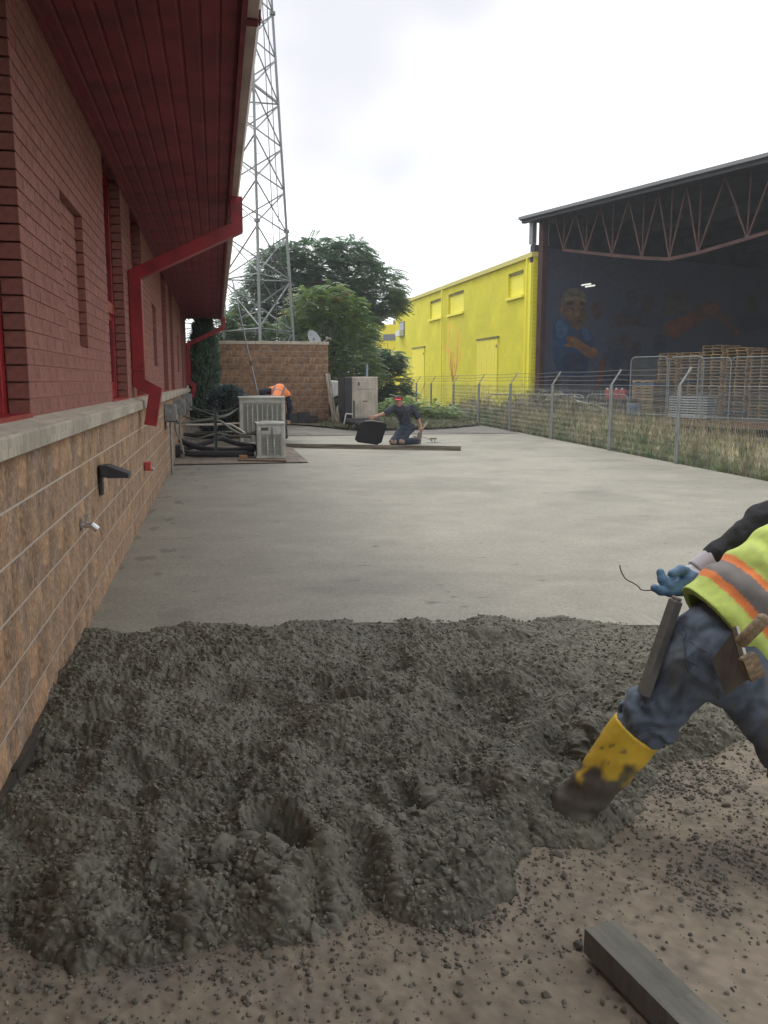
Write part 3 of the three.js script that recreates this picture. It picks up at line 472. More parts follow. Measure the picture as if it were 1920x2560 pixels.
// insulated lines and pipes between the wall and the units
{
  const M_ins = mat(.035, .033, .036, .75, { bumpMap: rep(grain, 12), bumpScale: .004 }), M_grey = mat(.2, .2, .17, .6), M_green = mat(.07, .085, .06, .6), M_pipe = mat(.34, .27, .22, .6), M_white = mat(.55, .54, .47, .5);
  const C = (list) => list.map(([x, y, z]) => { const p = onZ(x, y, z); p.y = Math.max(p.y, .1); return p; });
  const lines = [
    ['insulated_hose', .062, M_ins, [[444, 1118, -17.6], [470, 1133, -17.4], [520, 1141, -17.3], [580, 1139, -17.2], [636, 1134, -17.2]], 'thick black insulated hose lying lowest along the bed to the low air conditioner'],
    ['insulated_hose', .06, M_ins, [[452, 1102, -18.2], [475, 1112, -17.9], [520, 1123, -17.7], [580, 1126, -17.5], [638, 1121, -17.15]], 'thick black insulated hose resting on the lowest hose'],
    ['insulated_hose', .055, M_ins, [[462, 1088, -19], [500, 1090, -18.8], [545, 1094, -18.6], [590, 1108, -18.4], [634, 1116, -17.4]], 'black insulated hose crossing behind the green strut post'],
    ['insulated_hose', .05, M_ins, [[456, 1124, -18.2], [500, 1112, -18.3], [545, 1098, -18.5], [560, 1092, -18.7]], 'short black insulated hose passing under the others'],
    ['cable', .024, M_grey, [[437, 1057, -17.6], [470, 1056, -17.6], [520, 1050, -17.5], [550, 1053, -17.4], [580, 1074, -17.3], [610, 1087, -17.2], [641, 1078, -17.05]], 'grey flexible conduit sagging to the control panel of the low air conditioner'],
    ['cable', .02, M_green, [[475, 1016, -20], [510, 1030, -19.9], [545, 1040, -19.9], [575, 1034, -20.2], [598, 1018, -20.9]], 'dark conduit swinging up to the tall air conditioner, upper of two'],
    ['cable', .02, M_green, [[458, 1040, -19.4], [490, 1049, -19.4], [530, 1046, -19.4], [565, 1040, -19.8], [596, 1022, -20.9]], 'dark conduit swinging up to the tall air conditioner, lower of two'],
    ['cable', .018, M_ins, [[478, 1018, -20.6], [515, 1027, -20.5], [560, 1027, -20.6], [600, 1014, -21]], 'thin black cable looping up to the back of the tall air conditioner'],
    ['pipe', .024, M_white, [[466, 1062, -18.8], [520, 1062, -18.7], [570, 1061, -18.6], [592, 1070, -18.4], [614, 1084, -18.2]], 'pale pipe bending down towards the tall air conditioner'],
    ['pipe', .022, M_pipe, [[452, 1064, -19.4], [500, 1062, -19.4], [560, 1060, -19.6], [598, 1058, -20.6]], 'tan pipe running level across the bed'],
    ['pipe', .02, M_green, [[488, 1080, -19.6], [520, 1081, -19.5], [560, 1080, -19.4], [600, 1080, -19.4], [640, 1086, -17.15]], 'dark green pipe running low across the bed'],
    ['cable', .018, M_grey, [[460, 1092, -18.4], [490, 1097, -18.3], [525, 1088, -18.2], [545, 1083, -18.2], [580, 1090, -18], [625, 1093, -17.1]], 'thin grey cable lying over the black hoses'],
    ['cable', .02, M_grey, [[438, 1056, -17.3], [441, 1080, -17.3], [452, 1105, -17.3], [460, 1140, -17.2]], 'grey conduit dropping from the wall box to the bed'],
  ];
  for (const [n, r, m, pts, label] of lines) tag(obj(n, tube(C(pts), r, 40, 10), m), label, n === 'insulated_hose' ? 'hose' : n, 'lines to the air conditioners');
  const p = onZ(541, 1146, -17.25), t = thing('strut_post', 'dark green strut post holding up the cables beside the air conditioners', 'post', null, V(p.x, .02, -17.25)); const Mp = mat(.075, .095, .085, .55);
  obj('channel', [box(-.03, 0, -.02, -.024, .98, .03), box(.024, 0, -.02, .03, .98, .03), box(-.024, 0, -.02, .024, .98, -.014)], Mp, t); obj('foot', box(-.07, 0, -.06, .07, .012, .06), Mp, t);
  for (const y of [.3, .6, .86]) obj('clamp', box(-.045, y, -.035, .045, y + .03, -.016), M_galv, t);
  tag(obj('vent_hole_cover', [box(XB + .013, .06, -17.75, XB + .09, .26, -17.35, .01)], mat(.02, .02, .022, .6)), 'black sleeve in the block wall where the hoses come out', 'pipe sleeve');
  const s0 = onY(596, 1151, .04), s1 = onY(716, 1152, .04); tag(obj('scrap_board', bar(s0, s1, .07, .025), mat(.33, .2, .12, .8, { map: rep(woodTex, 2) })), 'thin brown scrap board lying in front of the low air conditioner', 'board');
  tag(obj('brick_offcut', cbox(.16, .06, .1, .006).translate(onY(608, 1152, 0).x, .085, onY(608, 1152, 0).z + .08), mat(.55, .27, .15, .8, { map: rep(brickMap, 3) })), 'orange brick offcut on the scrap board', 'brick');
}
// bull float pole leaning up past the eave
{
  const a = onZ(646, 992, -22.6), b = onZ(581, 700, -22.9), k = a.y / (b.y - a.y), foot = a.clone().addScaledVector(b.clone().sub(a), -(a.y - .04) / (b.y - a.y));
  const t = thing('float_pole', 'long thin metal float pole leaning up past the eave behind the tall air conditioner', 'pole');
  const mid = foot.clone().lerp(b, .48); obj('lower_tube', rod(foot, mid, .022, 10), M_galv, t); obj('upper_tube', rod(mid, b, .018, 10), M_galv, t); obj('coupling', rod(foot.clone().lerp(b, .465), foot.clone().lerp(b, .495), .03, 10), mat(.06, .06, .06, .5), t);
}
// ---------------------------------------------------------------- block screen wall with cap
const ZS = -28.2, SWL = -.86, SWR = 3.6;
{
  const t = thing('block_screen_wall', 'brown split-face block screen wall with pale cap beyond the air conditioners', 'wall'), top = 2.69, rows = 12, bh = .205, bl = .41, n = Math.round((SWR - SWL) / bl), L = (SWR - SWL) / n, r = rng(31);
  const y0 = top - rows * bh; obj('mortar', box(SWL, -.05, ZS - .19, SWR - .004, top - .002, ZS - .001), mat(.36, .3, .25, .95), t);
  const vs = [1, 2, 3, 4].map(s => splitBlock(s + 10, L)).map(g => g.clone().rotateY(-Math.PI / 2).scale(1, bh / BH, 1)), half = [1, 2].map(s => splitBlock(s + 20, L / 2).rotateY(-Math.PI / 2).scale(1, bh / BH, 1));
  const Ms = [[.45, .36, .305], [.42, .335, .285], [.48, .38, .325], [.39, .31, .265]].map(c => mat(c[0], c[1], c[2], .93, { map: blockMap, bumpMap: blockBump, bumpScale: .006 }));
  for (let j = 0; j < rows; j++) { const off = j % 2, y = y0 + (j + .5) * bh; for (let k = 0; k < n + off; k++) { const hl = off && (k === 0 || k === n); const x = off ? (k === 0 ? SWL + L / 4 : k === n ? SWR - L / 4 : SWL + k * L) : SWL + (k + .5) * L; const m = obj('block', hl ? half[k ? 1 : 0] : vs[Math.floor(r() * 4)], Ms[Math.floor(r() * 4)], t); m.position.set(x, y, ZS); } }
  obj('end_face', box(SWR - .003, -.05, ZS - .19, SWR + .002, top - .003, ZS - .004), Ms[1], t);
  const cw = [1.15, .98, 1.12, .9, 1.15]; let x = SWL; cw.forEach((w, i) => { const e = i === cw.length - 1 ? SWR + .03 : x + w; obj('cap_stone', box(x + .004, top, ZS - .23, e - .004, top + .1, ZS + .03, .006), M_sill, t); x = e; });
}
// dish on its mast behind the wall
{
  const p = onZ(783, 850, ZS - .5), t = thing('satellite_dish', 'pale grey oval satellite dish peeking over the screen wall cap', 'satellite dish', null, V(p.x, 0, p.z)), M = mat(.5, .53, .54, .45, { map: rep(mottle, 2) });
  const c = V(0, p.y, .12), pts = range(0, .30, 12).map(r => new THREE.Vector2(r, r * r * .55)), g = new THREE.LatheGeometry(pts, 40); g.scale(1, 1, 1.12); g.rotateX(Math.PI / 2); g.rotateX(-.45); g.rotateY(.75); g.translate(c.x, c.y, c.z);
  obj('reflector', g, M, t); obj('mast', rod(V(0, .1, 0), V(0, p.y - .05, -.02), .03, 12), M_galv, t); obj('bracket', rod(V(0, p.y - .08, 0), c, .035, 8), M_galv, t);
  const e = V(.46, p.y + .04, .42); obj('feed_arm', rod(c.clone().add(V(.1, -.22, .1)), e, .018, 8), M_galv, t); obj('receiver', bar(e.clone().add(V(-.09, .03, 0)), e.clone().add(V(.09, -.03, .05)), .07, .06, V(0, 1, 0), .01), M, t);
  obj('emblem', (() => { const s = new THREE.Shape(); s.absarc(0, 0, .07, -2.2, 1.2, false); s.absarc(.01, .02, .035, 1.4, -2.2, true); const q = new THREE.ShapeGeometry(s, 14); q.rotateX(-.45); q.rotateY(.75); const d = V(Math.sin(.75) * Math.cos(.45), Math.sin(.45), Math.cos(.75) * Math.cos(.45)); q.translate(c.x + d.x * .03 - .03, c.y + .05 + d.y * .03, c.z + d.z * .035); return q; })(), mat(.05, .07, .08, .5), t);
}
// rubble blocks at the foot of the wall
[[730, 1036, 1066, .34, .32], [760, 1030, 1066, .4, .36], [785, 1042, 1064, .26, .24]].forEach(([px, , py, w, h], i) => {
  const z = ZS + .4, x = onZ(px, py, z).x, g = new THREE.BoxGeometry(w, h, .28, 3, 3, 3), p = g.attributes.position; for (let k = 0; k < p.count; k++) { const q = [p.getX(k), p.getY(k), p.getZ(k)].map((v, a) => v + .05 * (fbm(p.getX(k) * 7 + i * 5, p.getY(k) * 7 + p.getZ(k) * 5, 2, a + 3) - .5)); p.setXYZ(k, ...q); } g.computeVertexNormals(); g.translate(x, .19 + h / 2, z);
  tag(obj('rubble_block', metreUV(g), mat(.085, .085, .088, .9, { map: rep(mottle, 2), bumpMap: rep(grain, 4), bumpScale: .01 })), ['dark rubble block at the screen wall foot nearest the tall air conditioner', 'largest dark rubble block at the foot of the screen wall', 'smallest dark rubble block at the foot of the screen wall'][i], 'rubble');
});
// boards leaning on the end of the wall
{
  const M = mat(.6, .57, .5, .85, { map: rep(woodTex, 1.2) });
  const a = onZ(819, 934, ZS + .045), b = onY(852, 1062, .2); b.z = ZS + .55; tag(obj('leaning_plank', bar(b.clone().setY(.19), a, .035, .16, V(1, 0, 0), .004).translate(0, 0, 0), M), 'long weathered plank leaning against the end of the screen wall', 'plank');
  const c = onZ(839, 1030, ZS + .75), d = onZ(849, 1069, ZS + .95); d.y = .19; tag(obj('leaning_plank', bar(d, c, .03, .2, V(1, 0, 0), .004), mat(.56, .5, .4, .85, { map: rep(woodTex, 1.2) })), 'short pale plank standing before the long leaning plank', 'plank');
}
// ---------------------------------------------------------------- tan equipment cabinet on a trailer
{
  const z = -26.2, a = onZ(880, 1046, z), b = onZ(945, 942, z), w = b.x - a.x, h = b.y - a.y, dp = 1.5, t = thing('equipment_trailer', 'tan metal equipment cabinet on a small trailer beside the screen wall', 'trailer', null, V(a.x, .17, z)), y = a.y - .17;
  const M = mat(.62, .55, .45, .5, { map: rep(stainTex, .7) }), K = mat(.02, .022, .025, .5), St = mat(.1, .1, .1, .5, { metalness: .4 });
  obj('cabinet', box(0, y, -dp, w, y + h, 0, .02), M, t);
  obj('side_grille', box(-.22, y + .02, -dp + .02, .004, y + h - .01, -.02, .02), K, t);
  const up = obj('upper_door', box(w * .18, y + h * .7, -.004, w * .86, y + h * .955, .012, .004), M, t); obj('door_handle', box(w * .24, y + h * .79, .012, w * .29, y + h * .87, .03, .003), K, up);
  const lo = obj('lower_door', box(w * .18, y + h * .05, -.004, w * .86, y + h * .665, .01, .004), M, t); obj('vent', [0, 1, 2].map(k => box(w * .42 + k * .05, y + h * .4, .01, w * .42 + k * .05 + .038, y + h * .425, .016)), K, lo);
  obj('chassis', box(-.2, y - .09, -dp - .1, w + .03, y - .002, .05, .01), St, t);
  obj('drawbar', [bar(V(-.16, y - .06, -.2), V(.1, .12, 1.0), .07, .07), bar(V(w - .1, y - .06, -.2), V(.12, .125, .98), .068, .068)], St, t);
  obj('jack', [rod(V(-.02, .0, .55), V(-.02, y + .55, .55), .03, 10), rod(V(-.06, .0, .55), V(.02, 0.015, .55), .05, 8)], St, t);
  const wheel = new THREE.TorusGeometry(.2, .085, 10, 24).rotateY(Math.PI / 2);
  for (const x of [-.16, w + .02]) { const wh = obj('wheel', wheel.clone().translate(x, .285, -dp * .55), K, t); obj('rim', rod(V(x - .05, .285, -dp * .55), V(x + .05, .285, -dp * .55), .15, 18), mat(.5, .5, .5, .4, { metalness: .5 }), wh); }
  obj('prop_stand', [rod(V(-.28, 0, .1), V(-.2, y + .15, .1), .018, 8), rod(V(-.2, y + .15, .1), V(.02, y + .13, .1), .018, 8)], mat(.6, .6, .58, .5), t);
  obj('exhaust_stack', rod(V(w * .68, y + h - .02, -.5), V(w * .7, y + h + .38, -.5), .035, 10), mat(.25, .32, .38, .4, { metalness: .4 }), t);
}
// ---------------------------------------------------------------- white pickup half hidden by the wall and the cabinet
{
  const hub = onZ(853, 1019, -30.4), t = thing('pickup_truck', 'white vehicle half hidden behind the screen wall and tan cabinet', 'vehicle', null, V(hub.x, .15, -30.4)), W = mat(.78, .79, .8, .25, { map: rep(mottle, .3) }), K = mat(.018, .018, .02, .8);
  const s = new THREE.Shape(); s.moveTo(-4.3, .42); s.lineTo(-4.3, .95); s.lineTo(-3.0, 1.02); s.lineTo(-2.5, 1.05); s.lineTo(-1.75, 1.72); s.quadraticCurveTo(-1.3, 1.8, -.9, 1.72); s.lineTo(-.45, 1.36); s.bezierCurveTo(.2, 1.34, .75, 1.28, .92, 1.12); s.lineTo(1.0, .5); s.lineTo(.52, .42); s.absarc(0, .42, .5, 0, Math.PI, false); s.lineTo(-2.7, .42); s.absarc(-3.2, .42, .5, 0, Math.PI, false); s.closePath();
  obj('body', metreUV(new THREE.ExtrudeGeometry(s, { depth: 1.7, bevelEnabled: true, bevelSize: .05, bevelThickness: .07, bevelSegments: 3, curveSegments: 16 }).translate(0, 0, -1.8)), W, t);
  const gl = new THREE.Shape([[-2.3, 1.12], [-1.65, 1.62], [-1.0, 1.64], [-.65, 1.36], [-.7, 1.14]].map(p => new THREE.Vector2(...p))); obj('window', new THREE.ExtrudeGeometry(gl, { depth: .02, bevelEnabled: false }).translate(0, 0, -.022), M_glass, t);
  obj('wheel_well', [rod(V(0, .42, -.3), V(0, .42, -.05), .49, 24), rod(V(-3.2, .42, -.3), V(-3.2, .42, -.05), .49, 24)], K, t);
  for (const x of [0, -3.2]) for (const zz of [-.02, -1.72]) { const wh = obj('wheel', new THREE.TorusGeometry(.285, .115, 12, 30).translate(x, .4, zz), K, t); obj('rim', [rod(V(x, .4, zz - .09), V(x, .4, zz + .05), .2, 24), ...range(0, 5, 5).slice(0, 5).map(k => bar(V(x, .4, zz + .055), V(x + .19 * Math.cos(k * 1.257), .4 + .19 * Math.sin(k * 1.257), zz + .07), .06, .03))], mat(.55, .56, .57, .35, { metalness: .7 }), wh); }
  obj('headlight', box(.8, .85, -.2, .96, 1.0, .04, .02), mat(.7, .7, .7, .1), t); obj('bumper', box(.9, .42, -1.8, 1.1, .62, .0, .03), mat(.5, .5, .5, .3, { metalness: .7 }), t);
}
// ---------------------------------------------------------------- screed board, float, lumber
{
  const a = onY(716, 1114, .05), b = onY(1152, 1121, .05); tag(obj('screed_board', bar(a, b, .05, .1, V(0, 1, 0), .004), mat(.33, .31, .27, .8, { map: rep(woodTex, .6) })), 'long grey screed board lying across the fresh slab before the kneeling man', 'screed board');
  const p = onY(1083, 1107), t = thing('hand_float', 'small steel hand float resting on the slab beside the kneeling man', 'hand float', null, V(p.x, .006, p.z)); obj('blade', cbox(.36, .008, .1, .002).translate(0, .01, 0), M_galv, t); obj('bracket', [rod(V(-.04, .012, 0), V(-.04, .09, 0), .01, 8), rod(V(.04, .012, 0), V(.04, .09, 0), .01, 8)], M_galv, t); obj('handle', rod(V(-.09, .1, 0), V(.09, .1, 0), .022, 10), mat(.2, .17, .13, .6), t);
  obj('long_handle', rod(V(-.02, .04, 0), V(-.62, .3, -.1), .008, 6), M_galv, t);
  // timber in the foreground, off the ground at one end on a crumb pile
  const c = onY(1462, 2318, -.025), d = onY(1900, 2760, -.04); const w = mat(.27, .26, .215, .82, { map: rep(stainTex, 1.3), bumpMap: rep(grain, 6), bumpScale: .003 });
  const dir = d.clone().sub(c).normalize(), side = V(-dir.z, 0, dir.x); const off = side.clone().multiplyScalar(side.x > 0 ? .05 : -.05);
  tag(obj('timber', bar(c.clone().add(off).setY(-.062), d.clone().add(off).setY(-.075), .108, .075, V(0, 1, 0), .004), w), 'grey concrete-stained timber lying on the dirt in the foreground', 'timber');
}
// ---------------------------------------------------------------- lattice tower
const HF = V(SY, 0, -CY);                                                   // level direction ahead
const hp = (px, d, y = 0) => { const r = ray(px, 955); const k = d / (r.x * HF.x + r.z * HF.z); return V(r.x * k, y, r.z * k); };   // ground point d metres ahead under a pixel column
{
  const t = thing('radio_tower', 'tall three-legged galvanized lattice tower behind the screen wall', 'tower');
  const M = mat(.4, .43, .43, .5, { metalness: .35, map: rep(mottle, .8) }), D = 33;
  const atPix = (px, py, d) => { const p = hp(px, d); const r = ray(px, py); const k = (p.x * HF.x + p.z * HF.z) / (r.x * HF.x + r.z * HF.z); return onRay(px, py, k); };
  const L0 = atPix(651, 866, D), L1 = atPix(634.6, 239, D), R0 = atPix(735, 866, D + 2.6), R1 = atPix(679, 0, D + 2.0);
  const leg = (a, b) => y => a.clone().lerp(b, (y - a.y) / (b.y - a.y));
  const fl = leg(L0, L1), fr = leg(R0, R1);
  const ft = y => { const l = fl(y), r = fr(y), m = l.clone().add(r).multiplyScalar(.5), d = r.clone().sub(l); return m.add(V(d.z, 0, -d.x).multiplyScalar(.866)); };  // third corner of the triangle
  const legs = [fl, fr, ft], TOP = 23, nodes = [.15, 1.5, 3.5, 5.5, 7.3, 8.9, 10.5, 12.1, 13.7, 15.3, 16.9, 18.5, 20.1, 21.7, TOP];
  legs.forEach(f => obj('leg', [rod(f(0), f(7.4), .062, 10, .058), rod(f(7.4), f(15.3), .052, 10, .05), rod(f(15.3), f(TOP), .045, 10, .042)], M, t));
  const flange = new THREE.CylinderGeometry(.11, .11, .05, 12);
  for (const f of legs) for (const y of [7.4, 15.3]) { const p = f(y); obj('flange', [flange.clone().translate(p.x, y - .03, p.z), flange.clone().translate(p.x, y + .035, p.z)], M, t); }
  for (let i = 0; i < nodes.length - 1; i++) for (const [a, b] of [[0, 1], [1, 2], [2, 0]]) {
    const y0 = nodes[i] + .06, y1 = nodes[i + 1] - .06;
    obj('brace', bar(legs[a](y0), legs[b](y1), .055, .012, V(.3, 0, 1)), M, t); obj('brace', bar(legs[b](y0), legs[a](y1), .05, .012, V(.3, 0, 1)), M, t);
  }
  for (const y of [3.5, 5.5, 12.1, 18.5]) for (const [a, b] of [[0, 1], [1, 2], [2, 0]]) obj('girt', rod(legs[a](y), legs[b](y), .03, 8), M, t);
  const steps = []; for (let y = 2.2; y < TOP; y += .42) { const p = fl(y), s = Math.round(y / .42) % 2 ? 1 : -1; steps.push(rod(p, p.clone().addScaledVector(RT, s * .2), .009, 6)); } obj('step_bolts', steps, M, t).userData.kind = 'stuff';
  for (const k of [.5, .72]) obj('cable', tube(range(0, TOP, 10).map(y => fl(y).lerp(fr(y), k).add(V(0, 0, .2))), .016, 24, 6), mat(.1, .1, .1, .6), t);
}
// ---------------------------------------------------------------- foliage
function leafSoup(list) { // list of [center, axis, droop, length, leaflets, width, color] -> compound leaves as small folded faces
  const pos = [], col = [], nrm = [];
  const quad = (a, b, c, d, k) => { const n = V().crossVectors(b.clone().sub(a), d.clone().sub(a)).normalize(); for (const q of [a, b, c, a, c, d]) { pos.push(q.x, q.y, q.z); nrm.push(n.x, n.y, n.z); col.push(k[0], k[1], k[2]); } };
  for (const [c, ax, droop, L, n, w, k] of list) {
    const side = V(-ax.z, .15, ax.x).normalize();
    for (let i = 0; i < n; i++) { const s = (i + .5) / n, p = c.clone().addScaledVector(ax, L * s); p.y += L * (.25 * s - droop * s * s); const ll = w * (1 - .55 * Math.abs(s - .45)); for (const sg of [-1, 1]) { const o = side.clone().multiplyScalar(sg * ll), fwd = ax.clone().multiplyScalar(ll * .5), dn = V(0, -ll * .32, 0), tip = p.clone().add(o).add(fwd).add(dn), m = p.clone().addScaledVector(o, .5), wd = ax.clone().multiplyScalar(L / n * .42); quad(p, m.clone().add(wd), tip, m.clone().sub(wd).addScaledVector(dn, .4), k); } }
  }
  const g = new THREE.BufferGeometry(); g.setAttribute('position', new THREE.Float32BufferAttribute(pos, 3)); g.setAttribute('normal', new THREE.Float32BufferAttribute(nrm, 3)); g.setAttribute('color', new THREE.Float32BufferAttribute(col, 3)); return g;
}
const M_leaf = new THREE.MeshPhysicalMaterial({ vertexColors: true, roughness: .75, side: THREE.DoubleSide, transmission: .42 });
const M_bark = mat(.09, .075, .06, .9, { bumpMap: rep(grain, 6), bumpScale: .02 });
// crown made of lobes; each lobe is a cloud of fronds, denser on its shell
function broadTree(o) {
  const t = thing(o.name, o.label, 'tree', o.group, o.base), r = rng(o.seed), list = [], tops = [];
  for (const [x, y, z, R, nf] of o.lobes) {
    tops.push(V(x, y, z)); const cen = V(x, y, z);
    for (let i = 0; i < nf; i++) {
      const u = r() * 2 - 1, a = r() * 6.283, q = Math.sqrt(1 - u * u), d = V(q * Math.cos(a), u * .85, q * Math.sin(a)), rr = R * (.45 + .55 * Math.cbrt(r())) * (.8 + .4 * fbm(d.x * 2 + x, d.y * 2 + d.z * 2 + y, 2, o.seed));
      const p = cen.clone().addScaledVector(d, rr); if (p.y < (o.minY ?? .4)) continue;
      const ax = V(d.x + (r() - .5) * .9, (r() - .35) * .5, d.z + (r() - .5) * .9).normalize(), k = .65 + .7 * r(), c = r() < (o.odd ?? 0) ? o.oddCol : o.col[Math.floor(r() * o.col.length)];
      list.push([p, ax, .35 + .4 * r(), o.frond * (.7 + .6 * r()), o.leaflets, o.leafW * (.8 + .4 * r()), [c[0] * k, c[1] * k, c[2] * k]]);
    }
  }
  const crown = obj('crown', leafSoup(list), M_leaf, t); crown.userData.kind = undefined; delete crown.userData.kind;
  const fork = V(0, o.fork, 0), tr = [rod(V(0, -.3, 0), fork, o.trunk, 10, o.trunk * .75)];
  for (const q of tops) { const m = fork.clone().lerp(q, .5).add(V(0, .3, 0)); tr.push(rod(fork, m, o.trunk * .55, 7, o.trunk * .3), rod(m, q, o.trunk * .3, 6, o.trunk * .08)); for (let i = 0; i < 4; i++) tr.push(rod(q.clone().lerp(m, r() * .4), q.clone().add(V(r() - .5, r() - .3, r() - .5).multiplyScalar(1.6)), o.trunk * .1, 5, .01)); }
  obj('trunk', tr, M_bark, t); return t;
}
{
  const lobesAt = (d, base, arr) => arr.map(([px, py, R, n, dd = 0]) => { const p = hp(px, d + dd); const r = ray(px, py), k = (p.x * HF.x + p.z * HF.z) / (r.x * HF.x + r.z * HF.z), q = onRay(px, py, k).sub(base); return [q.x, q.y, q.z, R, n]; });
  const dark = [[.155, .26, .155], [.135, .235, .145], [.18, .29, .165]], green = [[.2, .33, .08], [.165, .28, .08], [.28, .38, .08]];
  let b = hp(800, 48); broadTree({ name: 'leafy_tree', label: 'large dark green spreading tree behind the screen wall and tower', base: b, seed: 3, frond: .62, leaflets: 6, leafW: .17, col: dark, trunk: .28, fork: 2.4, minY: .6, lobes: lobesAt(48, b, [[700, 690, 1.7, 952], [780, 660, 1.6, 714], [860, 680, 1.7, 714], [930, 730, 1.6, 646], [660, 760, 1.6, 646], [625, 800, 1.1, 391], [740, 760, 1.9, 816], [830, 770, 1.9, 816], [878, 800, 1.4, 560], [965, 762, .9, 340], [700, 850, 1.7, 680], [800, 860, 1.8, 714], [868, 868, 1.2, 440], [720, 640, .8, 221], [880, 635, .9, 255], [620, 860, 1.2, 442]]) });
  b = hp(815, 37); broadTree({ name: 'leafy_tree', label: 'lighter yellow-green tree growing behind the right end of the screen wall', base: b, seed: 8, frond: .5, leaflets: 7, leafW: .12, col: green, odd: .008, oddCol: [.45, .16, .06], trunk: .14, fork: 1.2, minY: .4, lobes: lobesAt(37, b, [[800, 770, .9, 260], [850, 790, .9, 260], [760, 800, .7, 170], [730, 815, .5, 90], [880, 830, .9, 240], [820, 850, 1.1, 320], [790, 900, 1, 260], [870, 900, 1.1, 300], [840, 950, 1.0, 260], [900, 940, .8, 180], [770, 745, .5, 90], [825, 735, .5, 90], [870, 765, .5, 90]]) });
  b = hp(560, 36); broadTree({ name: 'leafy_tree', label: 'feathery sumac with long drooping leaves between the eave and the tower', base: b, seed: 12, frond: .8, leaflets: 10, leafW: .16, col: [[.12, .2, .09], [.1, .18, .085], [.15, .23, .09]], trunk: .1, fork: 1.4, minY: 1.2, lobes: lobesAt(36, b, [[560, 810, .8, 75], [600, 830, .8, 75], [535, 850, .7, 60], [640, 850, .7, 60], [580, 860, .8, 80], [660, 830, .5, 40]]) });
  b = hp(945, 40); broadTree({ name: 'leafy_shrub', label: 'dark bushy shrub between the tan cabinet and the yellow building', base: b, seed: 17, frond: .5, leaflets: 6, leafW: .14, col: dark, trunk: .08, fork: .5, minY: .1, lobes: lobesAt(40, b, [[905, 890, .7, 180], [955, 915, .8, 240], [975, 905, .6, 160], [930, 900, .6, 160], [975, 960, .8, 220], [920, 960, 1, 260], [990, 1000, .8, 200], [940, 1010, .9, 220]]) });
  b = hp(1010, 33); broadTree({ name: 'leafy_shrub', label: 'low green weeds bunched along the fence behind the kneeling man', base: b, seed: 19, frond: .35, leaflets: 6, leafW: .09, col: green, trunk: .03, fork: .2, minY: -.3, lobes: lobesAt(33, b, [[1000, 1020, .5, 160], [1040, 1030, .5, 160], [1080, 1035, .5, 160], [970, 1030, .45, 130], [1120, 1040, .5, 140], [950, 1045, .4, 90]]) });
  // mound of weeds at the corner of the dark shed
  b = hp(1345, 31); broadTree({ name: 'leafy_shrub', label: 'rounded mound of dry weeds below the dark shed corner', base: b, seed: 23, frond: .4, leaflets: 6, leafW: .08, col: [[.19, .18, .09], [.26, .21, .12], [.14, .17, .075]], trunk: .03, fork: .1, minY: -.8, lobes: lobesAt(31, b, [[1340, 1030, .7, 260], [1310, 1045, .6, 200], [1375, 1020, .7, 260], [1410, 1030, .7, 240], [1280, 1055, .5, 150], [1450, 1035, .6, 200]]) });
}
// needle evergreens: short upright sprays
function evergreen(o) {
  const t = thing(o.name, o.label, o.cat, null, o.base), r = rng(o.seed), pos = [], nrm = [], col = [];
  for (let i = 0; i < o.n; i++) {
    const s = Math.pow(r(), .9), y = o.h * s, R = o.R(s), a = r() * 6.283, rr = R * (.35 + .65 * Math.sqrt(r())) * (.78 + .44 * fbm(a * 1.6 + 9, y * 3.2, 3, o.seed)), p = V(Math.cos(a) * rr, y, Math.sin(a) * rr);
    const d = V(Math.cos(a) * o.out, o.up, Math.sin(a) * o.out).add(V(r() - .5, r() - .5, r() - .5).multiplyScalar(.9)).normalize(), L = o.len * (.6 + .8 * r()), w = V(r() - .5, r() - .5, r() - .5).cross(d).normalize().multiplyScalar(o.w), c = o.col[Math.floor(r() * o.col.length)], k = .6 + .8 * r();
    const A = p, B = p.clone().addScaledVector(d, L * .55).add(w), C = p.clone().addScaledVector(d, L), D = p.clone().addScaledVector(d, L * .55).sub(w), n = V().crossVectors(w, d).normalize();
    for (const q of [A, B, C, A, C, D]) { pos.push(q.x, q.y, q.z); nrm.push(n.x, n.y, n.z); col.push(c[0] * k, c[1] * k, c[2] * k); }
  }
  const g = new THREE.BufferGeometry(); g.setAttribute('position', new THREE.Float32BufferAttribute(pos, 3)); g.setAttribute('normal', new THREE.Float32BufferAttribute(nrm, 3)); g.setAttribute('color', new THREE.Float32BufferAttribute(col, 3));
  obj('crown', g, M_leaf, t); obj('trunk', rod(V(0, -.1, 0), V(0, o.h * .92, 0), o.trunk, 8, .01), M_bark, t); return t;
}
evergreen({ name: 'arborvitae', label: 'tall columnar dark evergreen at the far corner of the brick building', cat: 'evergreen', base: V(-.34, .1, -27.72), seed: 4, n: 17000, h: 3.75, R: s => .42 * Math.min(1, (1 - s) * 2.2 + .15), out: .35, up: 1, len: .17, w: .022, trunk: .07, col: [[.13, .21, .145], [.15, .235, .15], [.11, .18, .13]] });
{ // dwarf blue spruce: tiers of sprays
  const b = onZ(570, 1050, -23.6); evergreen({ name: 'blue_spruce', label: 'low blue-grey dwarf spruce between the pipes and the screen wall', cat: 'evergreen', base: V(b.x, .05, -23.6), seed: 6, n: 9000, h: 1.3, R: s => .56 * Math.sqrt(Math.max(0, 1 - s * s)) + .05, out: 1, up: .35, len: .16, w: .025, trunk: .05, col: [[.13, .175, .17], [.18, .23, .225], [.1, .14, .14]] });
}
